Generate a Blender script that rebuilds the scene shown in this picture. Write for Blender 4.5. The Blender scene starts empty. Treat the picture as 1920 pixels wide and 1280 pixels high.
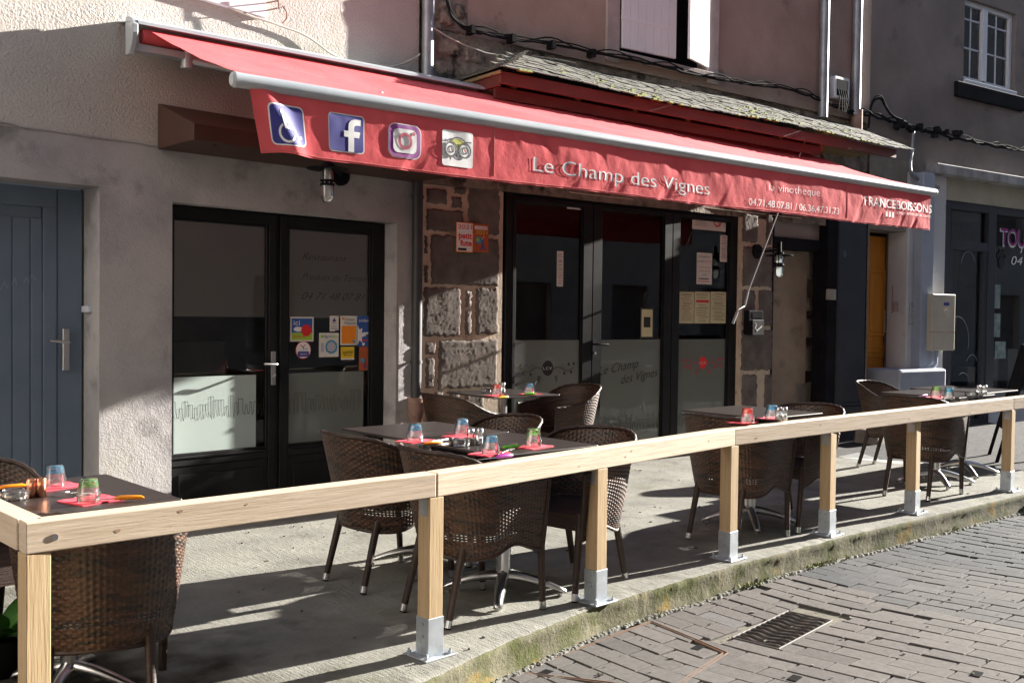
import bpy, bmesh, math, random
from mathutils import Vector, Matrix, noise
from mathutils.geometry import tessellate_polygon
random.seed(7)
rad = math.radians
S = bpy.context.scene
COL = S.collection
# ---------------------------------------------------------------- camera
F = 1867.0; HC = 1.36; YAW, PITCH, ROLL = rad(46.2), rad(-1.42), rad(0.69)
fw = Vector((math.cos(YAW)*math.cos(PITCH), math.sin(YAW)*math.cos(PITCH), math.sin(PITCH)))
R0 = fw.cross(Vector((0, 0, 1))).normalized(); U0 = R0.cross(fw)
RT = math.cos(ROLL)*R0 + math.sin(ROLL)*U0
UP = -math.sin(ROLL)*R0 + math.cos(ROLL)*U0
EYE = Vector((0, 0, HC))
cd = bpy.data.cameras.new('camera'); cam = bpy.data.objects.new('camera', cd); COL.objects.link(cam)
cd.sensor_width = 36.0; cd.lens = F/1920*36; cd.clip_start = 0.05; cd.clip_end = 400
mw = Matrix((RT, UP, -fw)).transposed().to_4x4(); mw.translation = EYE
cam.matrix_world = mw; S.camera = cam
# ---------------------------------------------------------------- world, sun, exposure
SUN_AZ, SUN_EL = 9.4, 17.0         # azimuth measured from +x towards -y
w = bpy.data.worlds.new('World'); S.world = w; w.use_nodes = True
nt = w.node_tree; nt.nodes.clear()
sky = nt.nodes.new('ShaderNodeTexSky'); sky.sky_type = 'NISHITA'; sky.sun_disc = False
sky.sun_elevation = rad(SUN_EL); sky.sun_rotation = rad(90+SUN_AZ)
sky.air_density = 0.65; sky.dust_density = 0.25; sky.ozone_density = 1.5
bg = nt.nodes.new('ShaderNodeBackground'); bg.inputs['Strength'].default_value = 0.05
wo = nt.nodes.new('ShaderNodeOutputWorld')
nt.links.new(sky.outputs[0], bg.inputs[0]); nt.links.new(bg.outputs[0], wo.inputs[0])
sl = bpy.data.lights.new('sun', 'SUN'); sl.energy = 5.0; sl.angle = rad(0.5); sl.color = (1.0, 0.945, 0.86)
so = bpy.data.objects.new('sun', sl); COL.objects.link(so)
ld = Vector((-math.cos(rad(SUN_EL))*math.cos(rad(SUN_AZ)), math.cos(rad(SUN_EL))*math.sin(rad(SUN_AZ)), -math.sin(rad(SUN_EL))))
so.rotation_euler = ld.to_track_quat('-Z', 'Y').to_euler(); so.location = (20, -5, 12)
S.view_settings.view_transform = 'Standard'; S.view_settings.look = 'None'
S.view_settings.exposure = 2.32; S.view_settings.gamma = 1.0
S.render.engine = 'CYCLES'
S.cycles.max_bounces = 8; S.cycles.transparent_max_bounces = 16

# ---------------------------------------------------------------- measuring helpers
def ray(x, y): return fw + RT*((x-960)/F) - UP*((y-640)/F)
def atz(x, y, z=0.0):
    d = ray(x, y); return EYE + d*((z-HC)/d.z)
def fz(x): return 0.007*(x-2.5)        # floor of the terrace rises slightly to the right
class Fr:                               # a facade plane: u runs along it, off towards the street
    def __init__(s, o, deg):
        s.o = Vector((o[0], o[1], 0)); a = rad(deg); s.d = Vector((math.cos(a), math.sin(a), 0)); s.n = Vector((s.d.y, -s.d.x, 0)); s.a = a
    def P(s, u, off, z): p = s.o + s.d*u + s.n*off; return Vector((p.x, p.y, z))
    def uz(s, x, y, off=0.0):
        d = ray(x, y); o = s.o + s.n*off
        t = (o-EYE).dot(s.n)/d.dot(s.n); p = EYE + d*t
        return (p-s.o).dot(s.d), p.z
A = Fr((0, 6.18), 0)
B = Fr((4.90, 6.13), -6.4)
Cc = Fr(tuple(B.P(6.0, 0.0, 0))[:2], -9.6)
AW = Fr((2.58, 4.76), -5.0)             # plane of the awning's hanging front

# ---------------------------------------------------------------- mesh helpers
def tag(o, label=None, cat=None, group=None, kind=None):
    for k, v in (('label', label), ('category', cat), ('group', group), ('kind', kind)):
        if v: o[k] = v
    return o
def link(name, me, mats, parent=None, smooth=False):
    o = bpy.data.objects.new(name, me); COL.objects.link(o)
    for m in (mats if isinstance(mats, (list, tuple)) else [mats]): me.materials.append(m)
    if smooth:
        for p in me.polygons: p.use_smooth = True
    if parent: o.parent = parent; o.matrix_parent_inverse = Matrix()
    return o
def empty(name, loc=(0, 0, 0), rz=0.0, label=None, cat=None, group=None):
    o = bpy.data.objects.new(name, None); COL.objects.link(o); o.location = loc; o.rotation_euler = (0, 0, rz); o.empty_display_size = 0.1
    return tag(o, label, cat, group)
class MB:
    """collects shapes, becomes ONE mesh object"""
    def __init__(s): s.v = []; s.f = []; s.mi = []; s.sm = []
    def add(s, vs, fs, mi=0, sm=False):
        b = len(s.v); s.v += [tuple(p) for p in vs]
        for f in fs: s.f.append(tuple(b+i for i in f)); s.mi.append(mi); s.sm.append(sm)
        return s
    def hexa(s, p, mi=0):                # 8 points: bottom 0-3 ccw, top 4-7
        return s.add(p, [(3, 2, 1, 0), (4, 5, 6, 7), (0, 1, 5, 4), (1, 2, 6, 5), (2, 3, 7, 6), (3, 0, 4, 7)], mi)
    def box(s, x0, x1, y0, y1, z0, z1, mi=0):
        return s.hexa([(x0, y0, z0), (x1, y0, z0), (x1, y1, z0), (x0, y1, z0), (x0, y0, z1), (x1, y0, z1), (x1, y1, z1), (x0, y1, z1)], mi)
    def fbox(s, fr, u0, u1, o0, o1, z0, z1, mi=0):      # box in a facade frame, offsets o0 (back) < o1 (front)
        return s.hexa([fr.P(u0, o1, z0), fr.P(u1, o1, z0), fr.P(u1, o0, z0), fr.P(u0, o0, z0), fr.P(u0, o1, z1), fr.P(u1, o1, z1), fr.P(u1, o0, z1), fr.P(u0, o0, z1)], mi)
    def tube(s, pts, r, n=10, mi=0, cap=True, sm=True):
        pts = [Vector(p) for p in pts]; rs = r if isinstance(r, (list, tuple)) else [r]*len(pts)
        vs = []; up = None
        for i, p in enumerate(pts):
            t = (pts[min(i+1, len(pts)-1)] - pts[max(i-1, 0)]).normalized()
            if up is None: up = Vector((0, 0, 1)) if abs(t.z) < 0.9 else Vector((1, 0, 0))
            a = (up - t*up.dot(t)).normalized(); up = a; b = t.cross(a)
            for k in range(n):
                q = 2*math.pi*k/n; vs.append(p + (a*math.cos(q) + b*math.sin(q))*rs[i])
        fs = [(i*n+k, i*n+(k+1) % n, (i+1)*n+(k+1) % n, (i+1)*n+k) for i in range(len(pts)-1) for k in range(n)]
        s.add(vs, fs, mi, sm)
        if cap:
            s.add(vs[:n], [tuple(range(n-1, -1, -1))], mi); s.add(vs[-n:], [tuple(range(n))], mi)
        return s
    def lathe(s, prof, c=(0, 0, 0), n=24, mi=0, sm=True, facet=0.0, nf=10):
        vs = []
        for r, z in prof:
            for k in range(n):
                q = 2*math.pi*k/n; rr = r*(1+facet*abs(math.cos(q*nf/2)))
                vs.append((c[0]+rr*math.cos(q), c[1]+rr*math.sin(q), c[2]+z))
        fs = [(i*n+k, i*n+(k+1) % n, (i+1)*n+(k+1) % n, (i+1)*n+k) for i in range(len(prof)-1) for k in range(n)]
        return s.add(vs, fs, mi, sm)
    def mesh(s, name):
        me = bpy.data.meshes.new(name); me.from_pydata(s.v, [], s.f)
        me.polygons.foreach_set('material_index', s.mi); me.polygons.foreach_set('use_smooth', s.sm); me.update(); return me
    def build(s, name, mats, parent=None, bevel=0.0, seg=1):
        me = s.mesh(name); o = link(name, me, mats, parent)
        if bevel:
            b = o.modifiers.new('bevel', 'BEVEL'); b.width = bevel; b.segments = seg; b.limit_method = 'ANGLE'; b.angle_limit = rad(40)
        return o
def islands(m):
    par = list(range(len(m.v)))
    def fd(a):
        while par[a] != a: par[a] = par[par[a]]; a = par[a]
        return a
    for f in m.f:
        for i in f[1:]: par[fd(i)] = fd(f[0])
    return [fd(i) for i in range(len(m.v))]
def build_each(m, name, mats, parent=None, bevel=0.0, seg=1):
    """one object per separate piece"""
    r = islands(m); out = []
    for k in sorted(set(r)):
        idx = [i for i in range(len(m.v)) if r[i] == k]; mp = {i: j for j, i in enumerate(idx)}; n = MB()
        n.v = [m.v[i] for i in idx]
        for f, mi, sm in zip(m.f, m.mi, m.sm):
            if f[0] in mp: n.f.append(tuple(mp[i] for i in f)); n.mi.append(mi); n.sm.append(sm)
        out.append(n.build(name, mats, parent, bevel, seg))
    return out
def nz(p, sc, oct=3): return noise.fractal(Vector(p)*sc, 1.0, 2.0, oct)

# ---------------------------------------------------------------- material helpers
def c4(c): return (c[0], c[1], c[2], 1.0)
def M(name, c1, c2=None, scale=4.0, rough=0.7, metal=0.0, bump=None, spots=None, stretch=(1, 1, 1), attr=None, spec=0.5, detail=6.0, contrast=(0.3, 0.7)):
    m = bpy.data.materials.new(name); m.use_nodes = True; t = m.node_tree; N = t.nodes; L = t.links
    bs = N['Principled BSDF']; bs.inputs['Roughness'].default_value = rough; bs.inputs['Metallic'].default_value = metal
    bs.inputs['Specular IOR Level'].default_value = spec
    tc = N.new('ShaderNodeTexCoord'); mp = N.new('ShaderNodeMapping'); mp.inputs['Scale'].default_value = stretch
    L.new(tc.outputs['Object'], mp.inputs[0]); vec = mp.outputs[0]
    def nn(sc, d=detail, r=0.6):
        n = N.new('ShaderNodeTexNoise'); n.inputs['Scale'].default_value = sc; n.inputs['Detail'].default_value = d; n.inputs['Roughness'].default_value = r
        L.new(vec, n.inputs['Vector']); return n.outputs['Fac']
    def ramp(src, a, b, ca=(0, 0, 0), cb=(1, 1, 1)):
        r = N.new('ShaderNodeValToRGB'); r.color_ramp.elements[0].position = a; r.color_ramp.elements[1].position = b
        r.color_ramp.elements[0].color = c4(ca); r.color_ramp.elements[1].color = c4(cb); L.new(src, r.inputs[0]); return r.outputs[0]
    def mix(f, a, b, mode='MIX'):
        x = N.new('ShaderNodeMix'); x.data_type = 'RGBA'; x.blend_type = mode
        for i, v in ((0, f), (6, a), (7, b)):
            if isinstance(v, (int, float)): x.inputs[i].default_value = v
            elif isinstance(v, tuple): x.inputs[i].default_value = c4(v)
            else: L.new(v, x.inputs[i])
        return x.outputs[2]
    col = None
    if c2 is not None:
        col = ramp(nn(scale), contrast[0], contrast[1], c1, c2)
    if attr:
        at = N.new('ShaderNodeAttribute'); at.attribute_name = attr
        col = mix(1.0, col if col is not None else c1, at.outputs['Color'], 'MULTIPLY')
    for sp in (spots or []):              # (colour, noise scale, lo, hi)
        f = ramp(nn(sp[1]), sp[2], sp[3]); col = mix(f, col if col is not None else c1, sp[0])
    if col is None: bs.inputs['Base Color'].default_value = c4(c1)
    else: L.new(col, bs.inputs['Base Color'])
    prev = None
    for b in (bump or []):                # (scale, distance in m, [detail])
        bn = N.new('ShaderNodeBump'); bn.inputs['Strength'].default_value = 1.0; bn.inputs['Distance'].default_value = b[1]
        if len(b) > 3:
            m2 = N.new('ShaderNodeMapping'); m2.inputs['Scale'].default_value = b[3]; L.new(tc.outputs['Object'], m2.inputs[0])
            n2 = N.new('ShaderNodeTexNoise'); n2.inputs['Scale'].default_value = b[0]; n2.inputs['Detail'].default_value = b[2]; L.new(m2.outputs[0], n2.inputs['Vector']); L.new(n2.outputs['Fac'], bn.inputs['Height'])
        else: L.new(nn(b[0], b[2] if len(b) > 2 else 4.0), bn.inputs['Height'])
        if prev: L.new(prev, bn.inputs['Normal'])
        prev = bn.outputs[0]
    if prev: L.new(prev, bs.inputs['Normal'])
    m['x'] = 0
    return m
def glass(name, tint=(1, 1, 1), refl=1.0, rough=0.0, film=None, filmc=(0.3, 0.33, 0.31)):
    """thin pane: transparent plus fresnel mirror, optionally a frosted film"""
    m = bpy.data.materials.new(name); m.use_nodes = True; t = m.node_tree; N = t.nodes; L = t.links
    N.remove(N['Principled BSDF']); out = N['Material Output']
    tr = N.new('ShaderNodeBsdfTransparent'); tr.inputs[0].default_value = c4(tint)
    gl = N.new('ShaderNodeBsdfGlossy'); gl.inputs['Roughness'].default_value = rough
    fr = N.new('ShaderNodeFresnel'); fr.inputs[0].default_value = 1.52
    mu = N.new('ShaderNodeMath'); mu.operation = 'MULTIPLY'; mu.inputs[1].default_value = refl*1.35; mu.use_clamp = True; L.new(fr.outputs[0], mu.inputs[0])
    base = tr.outputs[0]
    if film:
        df = N.new('ShaderNodeBsdfDiffuse'); df.inputs[0].default_value = c4(filmc)
        tl = N.new('ShaderNodeBsdfTranslucent'); tl.inputs[0].default_value = c4(filmc)
        a = N.new('ShaderNodeMixShader'); a.inputs[0].default_value = 0.35; L.new(df.outputs[0], a.inputs[1]); L.new(tl.outputs[0], a.inputs[2])
        b = N.new('ShaderNodeMixShader'); b.inputs[0].default_value = film; L.new(tr.outputs[0], b.inputs[1]); L.new(a.outputs[0], b.inputs[2]); base = b.outputs[0]
    mx = N.new('ShaderNodeMixShader'); L.new(mu.outputs[0], mx.inputs[0]); L.new(base, mx.inputs[1]); L.new(gl.outputs[0], mx.inputs[2])
    L.new(mx.outputs[0], out.inputs[0]); return m
def wood(name, axis, c1, c2, dark, rough=0.6):
    st = {'x': (0.5, 9, 9), 'z': (9, 9, 0.45)}[axis]
    m = M(name, c1, c2, 7.0, rough, stretch=st, bump=[(14, 0.0012)], spots=[(dark, 22, 0.60, 0.80), ((c1[0]*.55, c1[1]*.60, c1[2]*.70), 3.2, 0.60, 0.78), (dark, 60, 0.70, 0.76)], spec=0.3)
    return m

m_stucco = M('stucco', (0.48, 0.445, 0.415), (0.62, 0.58, 0.545), 1.2, 0.95, bump=[(60, 0.015, 3), (130, 0.006)], spots=[((0.30, 0.29, 0.20), 0.9, 0.56, 0.72)], spec=0.2)
m_render = M('lower_render', (0.31, 0.295, 0.305), (0.50, 0.48, 0.48), 2.2, 0.93, bump=[(90, 0.0045), (7, 0.008), (300, 0.0015)], spots=[((0.21, 0.205, 0.20), 4.0, 0.56, 0.76), ((0.16, 0.15, 0.15), 26, 0.70, 0.76), ((0.42, 0.40, 0.37), 1.1, 0.56, 0.7)], spec=0.2)
m_pink = M('pink_render', (0.28, 0.20, 0.17), (0.41, 0.315, 0.27), 1.4, 0.95, bump=[(80, 0.005), (12, 0.004)], spots=[((0.14, 0.10, 0.09), 2.2, 0.60, 0.78)], spec=0.2)
m_grey = M('grey_render', (0.165, 0.145, 0.135), (0.25, 0.215, 0.205), 1.3, 0.95, bump=[(90, 0.004)], spots=[((0.07, 0.065, 0.06), 1.8, 0.58, 0.76)], spec=0.2)
m_cream = M('cream_paint', (0.34, 0.32, 0.27), (0.46, 0.43, 0.36), 2.0, 0.85, bump=[(30, 0.002)], spots=[((0.22, 0.2, 0.17), 3.0, 0.62, 0.8)])
m_whitep = M('white_paint', (0.50, 0.50, 0.52), (0.62, 0.62, 0.64), 2.0, 0.8, bump=[(25, 0.002)], spots=[((0.30, 0.29, 0.30), 4.0, 0.6, 0.8)])
m_stone = M('volcanic_stone', (0.105, 0.092, 0.084), (0.22, 0.19, 0.17), 6.0, 0.95, bump=[(190, 0.0035, 3), (420, 0.002)], spots=[((0.22, 0.18, 0.15), 30, 0.66, 0.8)], spec=0.2)
m_stone2 = M('pale_stone', (0.20, 0.175, 0.15), (0.32, 0.285, 0.25), 5.0, 0.95, bump=[(45, 0.008, 3)], spots=[((0.12, 0.11, 0.09), 8, 0.6, 0.8)], spec=0.2)
m_mortar = M('mortar', (0.54, 0.44, 0.34), (0.70, 0.59, 0.47), 8.0, 0.95, bump=[(35, 0.006), (130, 0.003)], spots=[((0.26, 0.19, 0.14), 12, 0.6, 0.75)], spec=0.2)
m_rubble = M('dirty_rubble', (0.13, 0.11, 0.09), (0.36, 0.31, 0.26), 7.0, 0.95, bump=[(14, 0.03, 4), (70, 0.008)], spots=[((0.05, 0.05, 0.04), 5, 0.55, 0.66), ((0.2, 0.2, 0.1), 3, 0.66, 0.8)], spec=0.2)
m_conc = M('terrace_concrete', (0.165, 0.162, 0.145), (0.285, 0.28, 0.245), 2.5, 0.95, bump=[(170, 0.005), (25, 0.004), (1.0, 0.005, 4.0, (85, 12, 9))], spots=[((0.14, 0.155, 0.09), 1.5, 0.58, 0.8), ((0.09, 0.085, 0.075), 40, 0.66, 0.78), ((0.12, 0.115, 0.10), 3.3, 0.56, 0.75), ((0.08, 0.075, 0.065), 12, 0.68, 0.74), ((0.34, 0.325, 0.28), 9, 0.64, 0.82)], spec=0.2)
m_kerb = M('mossy_concrete_edge', (0.10, 0.095, 0.06), (0.20, 0.185, 0.125), 9, 0.95, bump=[(45, 0.005, 3), (160, 0.003)], spots=[((0.075, 0.082, 0.026), 6, 0.44, 0.62), ((0.27, 0.17, 0.025), 4.5, 0.60, 0.72), ((0.05, 0.045, 0.03), 18, 0.62, 0.72)], spec=0.2)
m_soil = M('dark_ground', (0.035, 0.032, 0.028), (0.09, 0.08, 0.065), 9, 0.95, bump=[(60, 0.01), (14, 0.02)], spots=[((0.14, 0.10, 0.03), 4, 0.62, 0.75)], spec=0.2)
m_asph = M('asphalt', (0.035, 0.035, 0.036), (0.08, 0.078, 0.076), 18, 0.95, bump=[(200, 0.004), (20, 0.006)], spots=[((0.24, 0.24, 0.23), 60, 0.66, 0.72)], spec=0.2)
m_paver = M('pavers', (0.72, 0.72, 0.72), (1, 1, 1), 30, 0.92, bump=[(260, 0.0022), (60, 0.0015)], attr='tint', spec=0.25, spots=[])
m_joint = M('paving_joint', (0.10, 0.095, 0.08), (0.20, 0.18, 0.14), 20, 0.95, bump=[(120, 0.006)], spots=[((0.08, 0.10, 0.03), 5, 0.6, 0.7)], spec=0.2)
m_iron = M('cast_iron', (0.05, 0.045, 0.042), (0.13, 0.11, 0.10), 14, 0.75, bump=[(120, 0.002)], spots=[((0.20, 0.10, 0.05), 9, 0.62, 0.75)])
m_black = M('black_joinery', (0.006, 0.006, 0.007), (0.014, 0.014, 0.016), 5, 0.5, bump=[(200, 0.0004)], spec=0.22)
m_blackmatt = M('black_paint', (0.006, 0.006, 0.008), (0.016, 0.016, 0.020), 4, 0.9, spec=0.15, bump=[(60, 0.001)], spots=[((0.06, 0.06, 0.065), 14, 0.68, 0.75)])
m_navy = M('navy_pilaster', (0.010, 0.012, 0.022), (0.022, 0.024, 0.038), 4, 0.6, bump=[(60, 0.001)], spots=[((0.08, 0.08, 0.09), 20, 0.7, 0.75)])
m_bluedoor = M('blue_paint', (0.12, 0.165, 0.225), (0.155, 0.205, 0.27), 3, 0.55, bump=[(70, 0.0008)], spots=[((0.14, 0.18, 0.23), 30, 0.72, 0.8)])
m_steel = M('brushed_steel', (0.62, 0.62, 0.62), None, rough=0.28, metal=1.0)
m_galv = M('galvanised', (0.40, 0.44, 0.48), (0.56, 0.60, 0.64), 16, 0.48, metal=0.75, bump=[(60, 0.0005)], spots=[((0.30, 0.34, 0.37), 9, 0.6, 0.75)])
m_zinc = M('zinc_pipe', (0.22, 0.24, 0.27), (0.34, 0.36, 0.40), 8, 0.5, metal=0.6, bump=[(40, 0.0008)], spots=[((0.16, 0.16, 0.17), 5, 0.6, 0.8)])
m_darkpipe = M('dark_grey_pipe', (0.03, 0.031, 0.035), (0.045, 0.046, 0.05), 8, 0.5)
m_rust = M('rusty_iron', (0.20, 0.11, 0.085), (0.36, 0.24, 0.20), 12, 0.85, bump=[(80, 0.002)])
m_alu = M('white_aluminium', (0.40, 0.44, 0.48), (0.50, 0.54, 0.57), 2.5, 0.35, metal=0.15, bump=[(6, 0.0006)], spec=0.6)
m_red = M('red_canvas', (0.72, 0.105, 0.120), (0.82, 0.145, 0.160), 3.5, 0.85, bump=[(400, 0.0006), (14, 0.003)], spots=[((0.60, 0.07, 0.08), 1.6, 0.60, 0.8), ((0.80, 0.26, 0.26), 2.3, 0.66, 0.85)], spec=0.2)
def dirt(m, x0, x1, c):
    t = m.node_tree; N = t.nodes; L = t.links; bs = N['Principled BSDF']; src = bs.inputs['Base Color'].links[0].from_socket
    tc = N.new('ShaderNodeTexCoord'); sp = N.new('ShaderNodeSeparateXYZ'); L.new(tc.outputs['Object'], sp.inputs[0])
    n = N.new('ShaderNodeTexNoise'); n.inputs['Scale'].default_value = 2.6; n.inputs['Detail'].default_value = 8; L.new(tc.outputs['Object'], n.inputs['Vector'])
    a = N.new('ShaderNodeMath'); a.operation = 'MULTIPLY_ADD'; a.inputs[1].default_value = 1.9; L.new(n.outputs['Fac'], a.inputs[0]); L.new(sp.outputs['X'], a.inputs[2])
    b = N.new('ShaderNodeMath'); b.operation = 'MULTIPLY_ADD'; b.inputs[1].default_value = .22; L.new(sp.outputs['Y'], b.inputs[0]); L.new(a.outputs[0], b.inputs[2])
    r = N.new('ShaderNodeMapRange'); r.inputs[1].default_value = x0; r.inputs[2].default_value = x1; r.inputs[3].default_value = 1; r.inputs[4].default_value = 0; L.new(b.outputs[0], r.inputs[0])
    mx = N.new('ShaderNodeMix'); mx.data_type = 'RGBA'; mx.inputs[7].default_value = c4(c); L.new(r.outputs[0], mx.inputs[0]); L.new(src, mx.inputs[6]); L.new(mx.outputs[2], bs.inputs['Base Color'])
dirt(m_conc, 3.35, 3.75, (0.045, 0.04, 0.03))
def translucent(m, f, c):
    t = m.node_tree; N = t.nodes; L = t.links; out = N['Material Output']; bs = N['Principled BSDF']
    tl = N.new('ShaderNodeBsdfTranslucent'); tl.inputs[0].default_value = c4(c); mx = N.new('ShaderNodeMixShader'); mx.inputs[0].default_value = f
    L.new(bs.outputs[0], mx.inputs[1]); L.new(tl.outputs[0], mx.inputs[2]); L.new(mx.outputs[0], out.inputs[0])
translucent(m_red, 0.06, (0.60, 0.02, 0.03))
m_white = M('white_print', (0.80, 0.80, 0.80), rough=0.7)
m_navyprint = M('navy_print', (0.045, 0.045, 0.26), rough=0.55)
m_greyprint = M('grey_print', (0.25, 0.28, 0.34), rough=0.7)
m_slate = M('slates', (0.055, 0.055, 0.050), (0.15, 0.145, 0.125), 12, 0.85, bump=[(60, 0.003)], attr='tint', spots=[((0.12, 0.125, 0.06), 6, 0.60, 0.72)])
m_moss = M('moss', (0.10, 0.13, 0.02), (0.24, 0.26, 0.06), 30, 0.95, bump=[(120, 0.01)])
m_fascia = M('dark_red_wood', (0.085, 0.016, 0.011), (0.13, 0.027, 0.018), 3, 0.6, stretch=(0.6, 6, 6), bump=[(20, 0.001)], spots=[((0.07, 0.02, 0.012), 4, 0.62, 0.8)])
m_brownbox = M('brown_box_paint', (0.05, 0.022, 0.015), (0.07, 0.030, 0.02), 3, 0.6)
m_soffit = M('soffit_wood', (0.16, 0.11, 0.05), (0.26, 0.19, 0.09), 4, 0.8, stretch=(0.6, 6, 6))
m_cable = M('black_cable', (0.012, 0.012, 0.013), rough=0.85, spec=0.15)
m_wcable = M('pale_cable', (0.45, 0.43, 0.38), (0.6, 0.57, 0.5), 9, 0.7)
m_shut = M('white_shutter', (0.66, 0.67, 0.71), (0.75, 0.76, 0.80), 2, 0.6, bump=[(30, 0.0006)])
m_pvc = M('white_pvc', (0.62, 0.66, 0.72), rough=0.4)
m_sill = M('window_surround', (0.30, 0.26, 0.25), (0.42, 0.36, 0.35), 5, 0.9, bump=[(40, 0.003)])
m_rail = wood('pine_rail', 'x', (0.50, 0.39, 0.28), (0.64, 0.53, 0.41), (0.33, 0.21, 0.12))
m_post = wood('pine_post', 'z', (0.40, 0.28, 0.15), (0.54, 0.40, 0.24), (0.26, 0.15, 0.07))
m_knot = M('knot_wood', (0.24, 0.14, 0.075), (0.40, 0.26, 0.15), 60, 0.7)
m_table = M('table_laminate', (0.026, 0.020, 0.019), (0.045, 0.036, 0.034), 3, 0.32, stretch=(1, 12, 1), spots=[((0.10, 0.09, 0.085), 50, 0.72, 0.78)], spec=0.6)
m_wicker = M('wicker', (0.55, 0.55, 0.55), (.85, .85, .85), 60, 0.42, bump=[(500, 0.0006)], attr='tint', spec=0.5)
m_wleg = M('wrapped_leg', (0.02, 0.010, 0.007), (0.045, 0.022, 0.014), 40, 0.5, stretch=(0.3, 0.3, 3), bump=[(60, 0.003)])
m_rubber = M('rubber', (0.008, 0.008, 0.008), rough=0.95, spec=0.05)
m_napkin = M('red_paper', (0.74, 0.05, 0.085), (0.84, 0.08, 0.12), 12, 0.85, bump=[(120, 0.0006)])
m_rusty = M('brown_rust', (0.11, 0.06, 0.035), (0.20, 0.115, 0.07), 14, .9)
m_copper = M('copper', (0.78, 0.36, 0.22), rough=0.28, metal=1.0)
def simple(n, c, r=0.5, **k): return M(n, c, rough=r, **k)
m_orange = simple('orange_plastic', (0.95, 0.30, 0.01), 0.35); m_yellow = simple('yellow_plastic', (0.9, 0.55, 0.02), 0.35)
m_green = simple('green_plastic', (0.15, 0.6, 0.05), 0.35); m_purple = simple('purple_plastic', (0.35, 0.03, 0.35), 0.35); m_redp = simple('red_print', (0.70, 0.02, 0.02))
m_ochre = M('ochre_door_paint', (0.56, 0.20, 0.02), (0.68, 0.27, 0.03), 3, 0.5, stretch=(5, 5, 0.6), bump=[(30, 0.0006)])
m_bluegrey = M('blue_grey_paint', (0.30, 0.34, 0.42), (0.38, 0.42, 0.50), 3, 0.75, bump=[(30, 0.001)])
m_meter = M('ivory_plastic', (0.50, 0.45, 0.36), (0.60, 0.54, 0.43), 3, 0.55, spots=[((0.35, 0.26, 0.18), 7, 0.68, 0.8)])
m_leaf = M('plant_leaf', (0.03, 0.10, 0.015), (0.07, 0.2, 0.03), 12, 0.45)
m_clear = glass('window_glass', (0.86, 0.9, 0.88), 1.0)
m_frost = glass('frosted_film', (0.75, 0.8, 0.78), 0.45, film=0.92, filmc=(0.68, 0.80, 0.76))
m_frost_d = glass('shaded_film', (0.75, 0.8, 0.78), 0.9, film=0.62, filmc=(0.42, 0.46, 0.43))  # darker copy of the frosted film, shade put into its colour
m_frost_up = glass('dusty_film', (0.8, 0.8, 0.78), 0.9, film=0.88, filmc=(0.68, 0.60, 0.54))

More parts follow.
